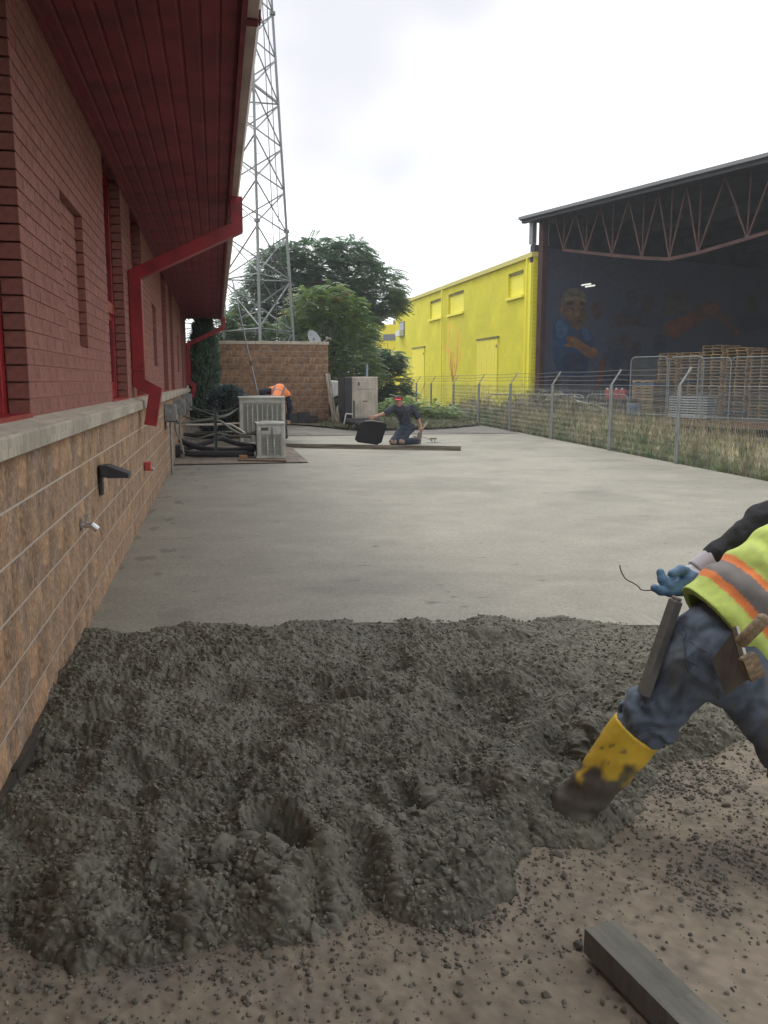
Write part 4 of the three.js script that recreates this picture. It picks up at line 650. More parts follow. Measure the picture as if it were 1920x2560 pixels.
// ---------------------------------------------------------------- chain-link fence with barbed wire
const fenceX = z => edgeX(z) - .05;
{
  const t = thing('chain_link_fence', 'chain link fence with slanted barbed wire arms along the slab edge', 'fence');
  const M = mat(.45, .47, .46, .5, { metalness: .35, map: rep(mottle, 3) });
  const zOf = px => { const r = ray(px, 960); let k = 20; for (let i = 0; i < 30; i++) { const z = r.z * k; k = fenceX(z) / r.x; } return r.z * k; };
  const zs = [...[1700, 1529, 1382, 1276.5, 1197, 1134, 1078, 1041, 1001].map(zOf)]; zs.unshift(zs[0] + 3.1, zs[0] + 6.2, zs[0] + 9.3); const y0 = -.06, hk = 1.44;
  const arms = [];
  for (const z of zs) { const x = fenceX(z), a = V(x, y0 - .2, z), k = V(x, hk, z), e = V(x + .2, hk + .33, z + .04); const p = obj('post', rod(a, k, .038, 10), M, t); obj('arm', bar(k, e, .035, .03), M, p); arms.push([k, e]); }
  for (let w = 0; w < 3; w++) { const pts = arms.map(([k, e]) => k.clone().lerp(e, .34 + .31 * w)), geo = []; for (let i = 0; i < pts.length - 1; i++) { const a = pts[i], b = pts[i + 1], m = a.clone().lerp(b, .5); m.y -= .02; geo.push(tube([a, m, b], .0035, 8, 4)); const n = Math.floor(a.distanceTo(b) / .14); for (let j = 1; j < n; j++) { const q = a.clone().lerp(b, j / n); q.y -= .02 * 4 * (j / n) * (1 - j / n); geo.push(bar(q.clone().add(V(-.012, -.016, -.01)), q.clone().add(V(.012, .016, .01)), .005, .005)); } } obj('barbed_wire', geo, mat(.16, .15, .14, .7), t); }
  const pos = [], s = .066, rr = .003, z0 = zs[0], z1 = zs[zs.length - 1], n = Math.floor((z0 - z1) / s), rows = Math.floor((hk - y0) / s);
  const P = (z, y, sgn) => V(fenceX(z) + .042 + sgn * .004, y, z), seg = (a, b) => { for (const [dx, dy] of [[rr, 0], [-rr, rr], [-rr, -rr]]) { } const o = [V(rr, 0, 0), V(-rr, rr * .8, 0), V(-rr, -rr * .8, rr)]; for (let i = 0; i < 3; i++) { const u = o[i], v = o[(i + 1) % 3], q = [a.clone().add(u), b.clone().add(u), b.clone().add(v), a.clone().add(v)]; for (const k of [0, 1, 2, 0, 2, 3]) pos.push(q[k].x, q[k].y, q[k].z); } };
  for (let i = 0; i < n; i++) { const z = z0 - i * s; if (z < -34 && i % 2) continue; for (let j = 0; j < rows; j++) { const d = j % 2; seg(P(z - (d ? s : 0), y0 + j * s, d ? 1 : -1), P(z - (d ? 0 : s), y0 + (j + 1) * s, d ? -1 : 1)); } }
  const g = new THREE.BufferGeometry(); g.setAttribute('position', new THREE.Float32BufferAttribute(pos, 3)); g.computeVertexNormals(); obj('mesh_fabric', g, M, t).userData.kind = 'stuff';
  const tw = zs.map(z => V(fenceX(z) + .042, hk - .01, z)); obj('tension_wire', tube(tw, .004, 60, 4), M, t);
}
// weeds and dry grass along and beyond the fence: countless
{
  function tuft(seed, n, h, lean, w) { const r = rng(seed), pos = [], nr = []; for (let i = 0; i < n; i++) { const a = r() * 6.283, b = V(Math.cos(a), 0, Math.sin(a)).multiplyScalar(.06 * r()), H = h * (.5 + .7 * r()), l = lean * (.3 + r()), m = b.clone().add(V(Math.cos(a) * l * .35, H * .55, Math.sin(a) * l * .35)), e = b.clone().add(V(Math.cos(a) * l, H * (.85 + .15 * r()), Math.sin(a) * l)), s = V(-Math.sin(a), 0, Math.cos(a)).multiplyScalar(w); for (const q of [b.clone().sub(s), b.clone().add(s), m.clone().add(s), b.clone().sub(s), m.clone().add(s), m.clone().sub(s), m.clone().sub(s), m.clone().add(s), e]) { pos.push(q.x, q.y, q.z); nr.push(Math.cos(a) * .6, .8, Math.sin(a) * .6); } if (r() < .3) { const hd = V(0, .05, 0), s2 = s.clone().multiplyScalar(2.2); for (const q of [e.clone().sub(hd), e.clone().add(s2), e.clone().add(hd), e.clone().sub(hd), e.clone().add(hd), e.clone().sub(s2)]) { pos.push(q.x, q.y, q.z); nr.push(Math.cos(a), .5, Math.sin(a)); } } } const g = new THREE.BufferGeometry(); g.setAttribute('position', new THREE.Float32BufferAttribute(pos, 3)); g.setAttribute('normal', new THREE.Float32BufferAttribute(nr, 3)); return g; }
  const r = rng(55), A = [], B = [], D = [];
  for (let i = 0; i < 12000; i++) {
    const z = -9 - 29 * Math.pow(r(), 1.15), off = .12 + 5.8 * Math.pow(r(), 1.3), x = edgeX(z) + off; if (fbm(x * 1.3, z * 1.3, 3, 17) < .3 + .22 * r()) continue; const p = V(x, groundY(x, z) - .01, z), k = .7 + .6 * r(), gz = fbm(x * .5, z * .5, 3, 7);
    const green = (off < .8 ? .7 : .4) + (gz - .5) * 1.2 > r();
    const s = (off < .6 ? .42 : .7) * (.5 + .75 * r()) * mix(.85, 1.3, sstep(-14, -26, z));
    (green ? (r() < .5 ? A : D) : B).push({ p, s: [s, s * (.7 + .5 * r() + (r() < .12 ? .8 : 0)), s], rx: (r() - .5) * .3, ry: r() * 6, rz: (r() - .5) * .3, c: green ? lin(.27 * k, .38 * k, .12 * k) : lin(.6 * k, .51 * k, .29 * k) });
  }
  const Mg = new THREE.MeshPhysicalMaterial({ color: lin(1, 1, 1), roughness: .9, side: THREE.DoubleSide, transmission: .3 });
  scatter('weeds', tuft(1, 16, .55, .22, .007), Mg, A, 'green weeds growing along the foot of the fence', 'weeds');
  scatter('weeds', tuft(2, 22, .38, .28, .009), Mg, D, 'short leafy green weeds beyond the fence', 'weeds');
  scatter('dry_grass', tuft(3, 22, .72, .26, .0055), Mg, B, 'tall dry tan grass beyond the chain link fence', 'dry grass');
  const G = []; for (let i = 0; i < 9000; i++) { const x = -1 + r() * 11, z = -25.4 - 10 * Math.pow(r(), 1.6); if (!inPoly(lawnP, x, z) || fbm(x * 1.2, z * 1.2, 4, 6) < .42) continue; const k = .7 + .6 * r(); G.push({ p: V(x, farY(x, z) + .02, z), s: [.5, .16 + .2 * r(), .5], rx: 0, ry: r() * 6, rz: 0, c: r() < .7 ? lin(.1 * k, .13 * k, .045 * k) : lin(.24 * k, .19 * k, .1 * k) }); }
  scatter('grass', tuft(4, 14, .5, .3, .008), Mg, G, 'short patchy lawn grass in front of the screen wall', 'grass');
}
// ---------------------------------------------------------------- yellow warehouse
const Qn = hp(1327, 42), Qf = hp(989, 70);
const yDir = Qf.clone().sub(Qn).normalize(), yNor = V(-yDir.z, 0, yDir.x); if (yNor.dot(Qn) > 0) yNor.negate();     // towards the camera
const yW = (px, py) => onPlane(px, py, Qn, yNor), along = p => p.clone().sub(Qn).dot(yDir);
{
  const t = thing('yellow_warehouse', 'long bright yellow painted brick warehouse beyond the fence', 'building');
  const yMap = tex(512, 512, (u, v) => { const n = fbm(u * 5, v * 5, 4, 301, 5); let k = .9 + .12 * (n - .5); const row = (v * 40) % 1, off = Math.floor(v * 40) % 2 * .5, col = (u * 16 + off) % 1; if (row < .14 || col < .05) k -= .07; return [k, k * .985, k * .9]; });
  const dark = tex(512, 512, (u, v) => 1, false);
  const M = mat(.92, .87, .05, .85, { map: rep(yMap, .25), bumpMap: rep(yMap, .25), bumpScale: .006 }), Mt = mat(.88, .81, .06, .65), Mo = mat(.35, .31, .1, .8, { map: rep(stainTex, .15) });
  const top = yW(1327, 645).y, top2 = yW(989, 768).y, Lw = along(Qf), g0 = -1.2;
  const F3 = (u, y, w = 0) => Qn.clone().addScaledVector(yDir, u).addScaledVector(yNor, w).setY(y), tp = u => mix(top, top2, u / Lw);
  const slab = (u0, u1, y0, y1, w0, w1) => { const g = cbox(1, 1, 1); const p = g.attributes.position; for (let i = 0; i < p.count; i++) { const a = p.getX(i) + .5, b = p.getY(i) + .5, c = p.getZ(i) + .5, q = F3(mix(u0, u1, a), mix(typeof y0 === 'function' ? y0(mix(u0, u1, a)) : y0, typeof y1 === 'function' ? y1(mix(u0, u1, a)) : y1, b), mix(w0, w1, c)); p.setXYZ(i, q.x, q.y, q.z); } g.computeVertexNormals(); const uv = []; for (let i = 0; i < p.count; i++) { const q = V(p.getX(i), p.getY(i), p.getZ(i)); uv.push(along(q), q.y); } g.setAttribute('uv', new THREE.Float32BufferAttribute(uv, 2)); return g; };
  const openings = [[[1271, 686], [1308, 735]], [[1121, 737], [1159, 777]], [[1075, 754], [1106, 790]]].map(([a, b]) => { const A = yW(...a), B = yW(...b); return [along(B), along(A), B.y, A.y]; });   // u0 < u1
  const uEnd = along(yW(1024, 900));
  // wall built round the sunk window panels
  const us = [0, ...openings.flatMap(o => [o[0], o[1]]), Lw], w = [];
  for (let i = 0; i < us.length - 1; i += 2) w.push(slab(us[i], us[i + 1], g0, tp, -.3, 0));
  for (const [a, b, y0, y1] of openings) { w.push(slab(a, b, g0, y0, -.3, 0), slab(a, b, y1, tp, -.3, 0)); }
  obj('wall', w, M, t);
  openings.forEach(([a, b, y0, y1]) => { const wn = obj('blocked_window', slab(a, b, y0, y1, -.3, -.12), Mt, t); obj('sill', slab(a - .1, b + .1, y0 - .16, y0 - .02, .002, .12), Mt, wn); obj('lintel', slab(a, b, y1 - .12, y1 - .001, -.119, -.04), Mo, wn); });
  obj('coping', slab(-.1, Lw + .1, u => tp(u), u => tp(u) + .22, -.5, .14), mat(.6, .54, .16, .8), t);
  obj('corner_strip', slab(.02, .5, g0, u => tp(u) - .25, .002, .12), Mt, t);
  for (const px of [1110, 1322]) { const u = along(yW(px, 800)); obj('downpipe', slab(u - .05, u + .05, g0, tp(u) - .02, .122, .2), Mt, t); }
  for (const [x0, y0, x1] of [[1195, 852, 1246], [1033, 873, 1062]]) { const a = along(yW(x1, y0)), b = along(yW(x0, y0)), y = yW(x0, y0).y, d = obj('door', slab(a, b, g0, y, .003, .035), mat(.86, .76, .045, .6), t); for (let i = 0; i < 8; i++) obj('door_board', slab(mix(a, b, (i + .06) / 8), mix(a, b, (i + .94) / 8), g0, y - .05, .036, .055), mat(.86, .76, .045, .6), d); obj('door_head', slab(a - .12, b + .12, y, y + .1, .003, .09), Mo, d); obj('hinge', slab(a + .05, a + .22, y - .5, y - .35, .056, .075), Mo, d); }
  { const a = along(yW(1012, 805)), b = along(yW(1000, 805)), y0 = yW(1006, 842).y, y1 = yW(1006, 804).y, wn = obj('window', slab(a, b, y0, y1, .003, .06), mat(.2, .22, .22, .5), t); obj('pane', slab(a + .15, b - .15, mix(y0, y1, .45), y1 - .12, .061, .07), M_glass, wn); obj('window_cooler', slab(a + .1, b - .1, y0 + .05, mix(y0, y1, .4), .061, .4), mat(.6, .62, .6, .5), wn); }
  for (const px of [1190, 1040]) { const u = along(yW(px, 1010)); obj('wall_patch', slab(u - .9, u + .9, g0, yW(px, px > 1100 ? 1000 : 988).y, .003, .05), mat(.13, .12, .1, .8), t); }
  obj('end_wall', slab(Lw - .3, Lw, g0, tp, -14, -.301), Mo, t); obj('roof', slab(5.2, Lw, u => tp(u) - .5, u => tp(u) - .4, -14, -.301), Mo, t);
  // worn orange paint running down the wall
  const stain = []; const r = rng(4); const c0 = along(yW(1133, 960)), cy = yW(1133, 955).y; for (let i = 0; i < 26; i++) { const a = (i / 25 - .5) * 1.5, L = 1.2 + 5.2 * r() * (1 - .9 * Math.abs(a)), w = .016 + .016 * r(); for (let k = 0; k < 6; k++) if (r() < .75) stain.push(slab(c0 + Math.sin(a) * L * k / 6 - w, c0 + Math.sin(a) * L * (k + 1) / 6 + w * .5, cy + Math.cos(a) * L * k / 6, cy + Math.cos(a) * L * (k + .9) / 6, .002, .006)); }
  const s2 = stain.length ? obj('paint_marks', stain, mat(.86, .56, .05, .7), t) : null;
  // further yellow building
  const A = hp(905, 95), B = hp(1010, 92), t2 = thing('far_yellow_building', 'distant flat-roofed yellow building between the trees and the warehouse', 'building'); const d2 = B.clone().sub(A).normalize(), n2 = V(-d2.z, 0, d2.x); if (n2.dot(A) > 0) n2.negate();
  const H2 = onPlane(950, 812, A, n2).y, LL = A.distanceTo(B), pt = (u, y, w) => A.clone().addScaledVector(d2, u).addScaledVector(n2, w).setY(y), pr = (u0, u1, y0, y1, w0, w1) => { const g = cbox(1, 1, 1), p = g.attributes.position; for (let i = 0; i < p.count; i++) { const q = pt(mix(u0, u1, p.getX(i) + .5), mix(y0, y1, p.getY(i) + .5), mix(w0, w1, p.getZ(i) + .5)); p.setXYZ(i, q.x, q.y, q.z); } g.computeVertexNormals(); return g; };
  const wy0 = onPlane(950, 852, A, n2).y, wy1 = onPlane(950, 836, A, n2).y; obj('wall', pr(0, LL, -.5, H2, -6, 0), mat(.86, .72, .03, .6), t2);
  for (const px of [932, 975]) { const u = onPlane(px, 845, A, n2).sub(A).dot(d2), wn = obj('window', pr(u - .85, u + .85, wy0, wy1, .002, .05), mat(.22, .22, .2, .5), t2); obj('pane', pr(u - .75, u + .75, wy0 + .08, wy1 - .08, .051, .06), mat(.16, .17, .18, .2), wn); }
  obj('roof_vent', pr(LL * .55, LL * .58, H2, H2 + .55, -2, -1.6), mat(.2, .19, .18, .6), t2);
}
// ---------------------------------------------------------------- dark open shed with loading dock
const E1 = hp(1920, 30.7).sub(Qn).normalize(); E1.y = 0; const E2 = V(-E1.z, 0, E1.x);    // along the front towards us, and back into the shed
if (E2.dot(V(CY, 0, SY)) < 0) E2.negate();
const S = (u, v, y = 0) => Qn.clone().addScaledVector(E1, u).addScaledVector(E2, v).setY(y);
const shedFront = (px, py, v = 0) => onPlane(px, py, S(0, v), E2), su = p => p.clone().sub(Qn).dot(E1), sv = p => p.clone().sub(Qn).dot(E2);
const DOCK = .05;
{
  const t = thing('open_shed', 'dark open-sided shed with trussed canopy over a loading dock', 'building');
  const mk = (u0, u1, y0, y1, v0, v1) => { const g = cbox(1, 1, 1), p = g.attributes.position, uv = []; for (let i = 0; i < p.count; i++) { const q = S(mix(u0, u1, p.getX(i) + .5), mix(v0, v1, p.getZ(i) + .5), mix(y0, y1, p.getY(i) + .5)); p.setXYZ(i, q.x, q.y, q.z); } g.computeVertexNormals(); const n = g.attributes.normal; for (let i = 0; i < p.count; i++) { const q = V(p.getX(i), p.getY(i), p.getZ(i)); uv.push(Math.abs(n.getY(i)) > .7 ? su(q) : su(q) + sv(q), Math.abs(n.getY(i)) > .7 ? sv(q) : q.y); } g.setAttribute('uv', new THREE.Float32BufferAttribute(uv, 2)); return g; };
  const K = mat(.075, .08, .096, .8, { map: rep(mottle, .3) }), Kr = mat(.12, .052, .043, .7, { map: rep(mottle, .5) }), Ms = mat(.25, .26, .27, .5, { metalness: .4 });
  const yc = shedFront(1330, 556).y, yc2 = shedFront(1920, 402).y, CYT = (yc + yc2) / 2;
  const wallTop = onPlane(1345, 612, Qn, E1).y;
  // wall with the mural runs back from the yellow corner
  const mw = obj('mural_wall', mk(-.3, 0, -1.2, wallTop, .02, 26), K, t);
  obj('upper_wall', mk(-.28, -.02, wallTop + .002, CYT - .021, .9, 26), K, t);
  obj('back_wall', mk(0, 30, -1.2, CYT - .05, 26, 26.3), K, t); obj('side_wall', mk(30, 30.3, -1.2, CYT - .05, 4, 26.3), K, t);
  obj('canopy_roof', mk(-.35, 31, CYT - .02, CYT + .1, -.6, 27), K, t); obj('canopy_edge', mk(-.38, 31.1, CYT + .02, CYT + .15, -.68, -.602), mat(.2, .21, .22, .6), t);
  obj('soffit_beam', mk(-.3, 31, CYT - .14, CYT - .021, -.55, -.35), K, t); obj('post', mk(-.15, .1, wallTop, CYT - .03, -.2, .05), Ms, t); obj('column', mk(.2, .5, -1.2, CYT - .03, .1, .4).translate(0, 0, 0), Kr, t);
  // truss in the plane of the front
  const tr = new THREE.Group(); tr.name = 'truss'; t.add(tr);
  const ch = [[1409, 625], [1465, 631], [1530, 638], [1605, 645], [1674, 648], [1745, 633], [1868, 597], [1990, 560], [2110, 525]].map(([x, y]) => shedFront(x, y, .25));
  const topAt = p => p.clone().setY(CYT - .05), rise = (px) => shedFront(px, 560, .25).setY(CYT - .05);
  for (let i = 0; i < ch.length - 1; i++) obj('bottom_chord', bar(ch[i], ch[i + 1], .13, .13), Kr, tr);
  ch.forEach((p, i) => { const L = i ? ch[i - 1] : p.clone().addScaledVector(E1, -1.2), R = i < ch.length - 1 ? ch[i + 1] : p.clone().addScaledVector(E1, 1.2); obj('web', bar(p, topAt(p.clone().lerp(L, .5)), .06, .06), Kr, tr); obj('web', bar(p, topAt(p.clone().lerp(R, .5)), .06, .06), Kr, tr); obj('web', bar(p, topAt(p), .05, .05), Kr, tr); });
  for (let v = 5; v < 24; v += 5) obj('purlin', mk(-.2, 30, CYT - .5, CYT - .022, v, v + .2), K, t);
  // dock
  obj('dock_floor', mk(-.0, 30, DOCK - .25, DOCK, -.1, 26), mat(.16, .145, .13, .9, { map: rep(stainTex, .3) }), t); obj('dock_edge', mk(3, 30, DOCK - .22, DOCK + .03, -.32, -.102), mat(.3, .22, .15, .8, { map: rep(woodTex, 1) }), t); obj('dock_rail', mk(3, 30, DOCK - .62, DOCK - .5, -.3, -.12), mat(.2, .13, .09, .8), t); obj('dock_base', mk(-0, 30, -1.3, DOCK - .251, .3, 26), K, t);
  for (let u = 4; u < 30; u += 2.4) obj('dock_post', mk(u, u + .2, -1.3, DOCK - .22, -.3, .2), mat(.08, .065, .05, .8), t);
  // mural painted on the wall
  const CW = 1536, CHh = 768, SPAN = 24, HH = wallTop - .1, cv = document.createElement('canvas'); cv.width = CW; cv.height = CHh; const c = cv.getContext('2d');
  const wp = (px, py) => { const p = onPlane(px, py, Qn, E1); return [sv(p) / SPAN * CW, (1 - (p.y) / HH) * CHh]; };
  c.fillStyle = '#555c70'; c.fillRect(0, 0, CW, CHh); const r = rng(90);
  for (let i = 0; i < 700; i++) { const h = r(); c.globalAlpha = .10; c.fillStyle = h < .5 ? '#4a5468' : h < .75 ? '#626a7a' : h < .9 ? '#6a5458' : '#4e6a5e'; c.beginPath(); c.ellipse(r() * CW, r() * CHh, 10 + r() * 60, 8 + r() * 40, r() * 3, 0, 6.3); c.fill(); }
  c.globalAlpha = 1;
  const poly = (pts, col, a = 1, blur) => { c.globalAlpha = a; c.fillStyle = col; c.beginPath(); const P = pts.map(p => wp(...p)), n = P.length; for (let i = 0; i < n; i++) { const p = P[i], q = P[(i + 1) % n], m = [(p[0] + q[0]) / 2, (p[1] + q[1]) / 2]; if (!i) { const l = P[n - 1]; c.moveTo((l[0] + p[0]) / 2, (l[1] + p[1]) / 2); } c.quadraticCurveTo(p[0], p[1], m[0], m[1]); } c.closePath(); c.fill();
    // broken brushwork over the flat tone
    c.save(); c.clip(); const xs = P.map(p => p[0]), ys = P.map(p => p[1]), x0 = Math.min(...xs), x1 = Math.max(...xs), y0 = Math.min(...ys), y1 = Math.max(...ys), k = parseInt(col.slice(1), 16), rgb = [k >> 16, (k >> 8) & 255, k & 255];
    for (let i = 0; i < 90; i++) { const f = .45 + 1.1 * r(), tint = (r() - .5) * 26; c.globalAlpha = a * .28; c.fillStyle = `rgb(${rgb.map((q, j) => Math.round(clamp(q * f + (j === 2 ? -tint : tint), 0, 255))).join(',')})`; c.beginPath(); c.ellipse(x0 + r() * (x1 - x0), y0 + r() * (y1 - y0), (x1 - x0) * (.05 + .16 * r()), (y1 - y0) * (.03 + .09 * r()), r() * 3.1, 0, 6.3); c.fill(); }
    c.restore(); c.globalAlpha = 1; };
  // figure in a knit cap and blue shirt, one arm across the chest
  poly([[1385, 800], [1400, 792], [1440, 815], [1470, 820], [1490, 860], [1495, 880], [1470, 900], [1470, 940], [1400, 945], [1382, 900], [1380, 830]], '#2c4a72'); poly([[1392, 800], [1410, 798], [1425, 830], [1400, 850], [1388, 830]], '#4d7196', .8); poly([[1450, 820], [1465, 815], [1480, 850], [1462, 858]], '#476b92', .8); poly([[1400, 890], [1440, 876], [1470, 895], [1465, 935], [1405, 930]], '#243450', .9);
  poly([[1402, 760], [1405, 740], [1430, 735], [1462, 745], [1468, 785], [1462, 815], [1445, 828], [1425, 815], [1410, 790]], '#75583f'); poly([[1412, 762], [1425, 752], [1440, 756], [1430, 764]], '#3d2d22', .8); poly([[1446, 758], [1460, 756], [1464, 763], [1450, 765]], '#3d2d22', .8); poly([[1438, 760], [1446, 782], [1452, 790], [1436, 790]], '#93714f', .7); poly([[1440, 800], [1456, 798], [1454, 806], [1442, 808]], '#4a2f28', .9); poly([[1415, 775], [1430, 770], [1434, 800], [1422, 805]], '#8d6b4b', .6);
  poly([[1398, 770], [1404, 766], [1408, 782], [1402, 790]], '#8a6a4c'); poly([[1400, 755], [1410, 728], [1430, 718], [1455, 722], [1468, 745], [1467, 760], [1450, 748], [1425, 748], [1405, 765]], '#7d735f'); poly([[1406, 752], [1430, 738], [1464, 745], [1467, 758], [1445, 748], [1420, 750]], '#98896d', .8);
  poly([[1412, 846], [1425, 836], [1450, 850], [1470, 866], [1492, 870], [1494, 885], [1480, 898], [1462, 890], [1440, 868], [1412, 868], [1410, 860], [1424, 858]], '#8f6342'); poly([[1418, 842], [1440, 848], [1452, 858], [1436, 860]], '#a97a52', .8);
  poly([[1500, 900], [1512, 888], [1518, 905], [1505, 950], [1494, 985], [1490, 960]], '#7a4a34', .9);
  // fainter heads behind and a pair of large hands
  poly([[1476, 770], [1484, 752], [1502, 756], [1506, 780], [1498, 800], [1484, 798]], '#5a4038', .8); poly([[1530, 790], [1560, 782], [1600, 800], [1606, 815], [1570, 812], [1540, 825]], '#5c3d38', .6); poly([[1515, 830], [1540, 800], [1545, 804], [1520, 835]], '#4a5a58', .5);
  poly([[1650, 760], [1660, 730], [1690, 720], [1720, 735], [1728, 760], [1715, 785], [1680, 790], [1655, 785]], '#5f5346', .75); poly([[1648, 830], [1670, 800], [1720, 790], [1750, 755], [1790, 745], [1800, 770], [1830, 790], [1850, 830], [1840, 845], [1800, 800], [1770, 790], [1740, 820], [1700, 835], [1690, 850]], '#8a4a34', .9); poly([[1680, 805], [1720, 796], [1700, 830], [1675, 832]], '#a35a3c', .8); poly([[1815, 795], [1860, 800], [1880, 840], [1850, 830]], '#4a4a52', .6); poly([[1750, 770], [1790, 755], [1800, 780], [1765, 790]], '#a25b3e', .7);
  for (const [x, y, s, col, al] of [[1560, 850, 16, '#5a4238', .6], [1590, 870, 14, '#4a3c44', .6], [1530, 860, 15, '#3f5058', .5], [1620, 760, 20, '#564540', .55], [1580, 745, 17, '#4c4a44', .5], [1880, 760, 22, '#5e4a3e', .6], [1540, 905, 18, '#3c4a5e', .6], [1585, 915, 20, '#523c3a', .5], [1650, 860, 20, '#3a4652', .5], [1385, 960, 18, '#463a36', .5], [1440, 965, 22, '#3a3f4c', .5]]) { poly([[x - s, y], [x - s * .7, y - s], [x, y - s * 1.35], [x + s * .75, y - s], [x + s, y], [x + s * .6, y + s], [x, y + s * 1.3], [x - s * .65, y + s]], col, al); poly([[x - s * .6, y - s * .2], [x, y - s * .35], [x + s * .6, y - s * .2], [x, y]], '#241c1c', al * .7); poly([[x - s * 1.6, y + s * 1.4], [x, y + s * 1.1], [x + s * 1.7, y + s * 1.5], [x + s * 1.9, y + s * 3], [x - s * 1.8, y + s * 3]], '#333d50', al * .7); }
  c.globalAlpha = .12; c.fillStyle = '#3a4252'; c.fillRect(0, 0, CW, CHh); c.globalAlpha = 1;
  for (let i = 0; i < 14000; i++) { c.globalAlpha = .05 + .1 * r(); const q = r(); c.fillStyle = q < .5 ? '#12151c' : q < .8 ? '#5a606c' : q < .9 ? '#6a5040' : '#3a5a6a'; const x = r() * CW, y = r() * CHh; c.beginPath(); c.ellipse(x, y, 2 + r() * 9, 1 + r() * 2.5, r() * 3, 0, 6.3); c.fill(); } c.globalAlpha = 1;
  const ct = new THREE.CanvasTexture(cv); ct.colorSpace = THREE.SRGBColorSpace;
  const a = S(.004, .1, 0), b = S(.004, SPAN, 0), g = new THREE.BufferGeometry(); g.setAttribute('position', new THREE.Float32BufferAttribute([a.x, 0, a.z, b.x, 0, b.z, b.x, HH, b.z, a.x, HH, a.z], 3)); g.setAttribute('uv', new THREE.Float32BufferAttribute([.1 / SPAN, 0, 1, 0, 1, 1, .1 / SPAN, 1], 2)); g.setIndex([0, 1, 2, 0, 2, 3]); g.computeVertexNormals();
  obj('mural', g, new THREE.MeshStandardMaterial({ map: ct, color: lin(.95, .95, .95), roughness: .8, side: THREE.DoubleSide }), t);
  // two lit tubes hung below the canopy
  const q0 = onPlane(1454, 713, S(1.5, 0), E1), q1 = onPlane(1487, 708, S(1.5, 0), E1);
  const lt = thing('tube_light', 'pair of thin white light tubes hanging above the mural head', 'lamp'), Ml = new THREE.MeshStandardMaterial({ color: lin(.8, .8, .75), emissive: lin(1, 1, .9), emissiveIntensity: .6, roughness: .4 });
  obj('tube', rod(q0, q0.clone().lerp(q1, .7), .035, 8), Ml, lt); obj('tube', rod(q0.clone().lerp(q1, .3).add(V(0, -.1, 0)), q1.clone().add(V(0, -.1, 0)), .035, 8), Ml, lt); obj('hanger', rod(q0, q0.clone().setY(CYT - .03), .012, 5), Kr, lt);
  // pallets
  const sticks = (n, seed) => { const r = rng(seed), pal = new THREE.Group(), W = [mat(.55, .41, .25, .85, { map: rep(woodTex, 1.3) }), mat(.42, .32, .21, .85, { map: rep(woodTex, 1.3) }), mat(.62, .47, .28, .85, { map: rep(woodTex, 1.3) })]; return W[n % 3]; };
  const st = new THREE.Shape(); st.moveTo(-.6, 0); st.lineTo(-.38, 0); st.lineTo(-.35, .035); st.lineTo(-.17, .035); st.lineTo(-.14, 0); st.lineTo(.14, 0); st.lineTo(.17, .035); st.lineTo(.35, .035); st.lineTo(.38, 0); st.lineTo(.6, 0); st.lineTo(.6, .09); st.lineTo(-.6, .09); st.closePath();
  const stg = metreUV(new THREE.ExtrudeGeometry(st, { depth: .04, bevelEnabled: false })), top = merge(range(0, 6, 6).map(i => box(-.6 + i * .185, .109, -.5, -.6 + i * .185 + .09, .127, .5))), bot = merge([-.6, -.05, .5].map(x => box(x, 0, -.5, x + .1, .017, .5)));
  const protos = [0, 1, 2, 3].map(i => { const w = i === 3 ? mat(.06, .11, .2, .7) : sticks(i, 3), p = new THREE.Group(); obj('top_deck', top, w, p); obj('bottom_deck', bot, w, p); for (const z of [-.5, -.02, .46]) obj('stringer', stg.clone().translate(0, .0175, z), w, p); return p; });
  const dirA = Math.atan2(-E1.z, E1.x); const rp = rng(71);
  const place = (u, v, y, turn, kind, label, group) => { const p = protos[kind].clone(); p.name = numbered('pallet'); tag(p, label, 'pallet', group); const q = S(u, v, y); p.position.copy(q); p.rotation.y = dirA + turn; scene.add(p); };
  const uAt = (px, v) => su(shedFront(px, 950, v));
  const stacks = [[1690, 3.2, 21], [1745, 3.4, 21], [1800, 3.4, 23], [1862, 3.6, 22], [1925, 3.6, 21]];
  stacks.forEach(([px, v, n], k) => { const u = uAt(px, v); for (let i = 0; i < n; i++) { const kd = rp() < .06 ? 3 : Math.floor(rp() * 3); place(u + (rp() - .5) * .06, v + (rp() - .5) * .06, DOCK + i * .1285, Math.PI / 2 + (rp() - .5) * .06, kd, (i === n - 1 ? 'topmost ' : '') + (kd === 3 ? 'blue painted pallet' : ['wooden pallet', 'greyish wooden pallet', 'pale wooden pallet'][kd]) + ' in the ' + ['tall stack next to the short stack', 'second tall stack from the short stack', 'highest of the tall stacks', 'fourth tall stack from the short stack', 'last tall stack, farthest from the short stack'][k], ['pallets in the stack next to the short stack', 'pallets in the second tall stack', 'pallets in the highest stack', 'pallets in the fourth tall stack', 'pallets in the last tall stack'][k]); } });
  { const u = uAt(1628, 2.0); for (let i = 0; i < 12; i++) place(u + (rp() - .5) * .06, 2.0, DOCK + i * .1285, (rp() - .5) * .06, i % 3 === 1 && i > 8 ? 3 : i % 3, (i === 11 ? 'topmost pallet' : i % 3 === 1 && i > 8 ? 'blue painted pallet' : ['wooden pallet', 'greyish wooden pallet', 'pale wooden pallet'][i % 3]) + ' in the short stack beside the tall stacks', 'pallets in the short stack'); }
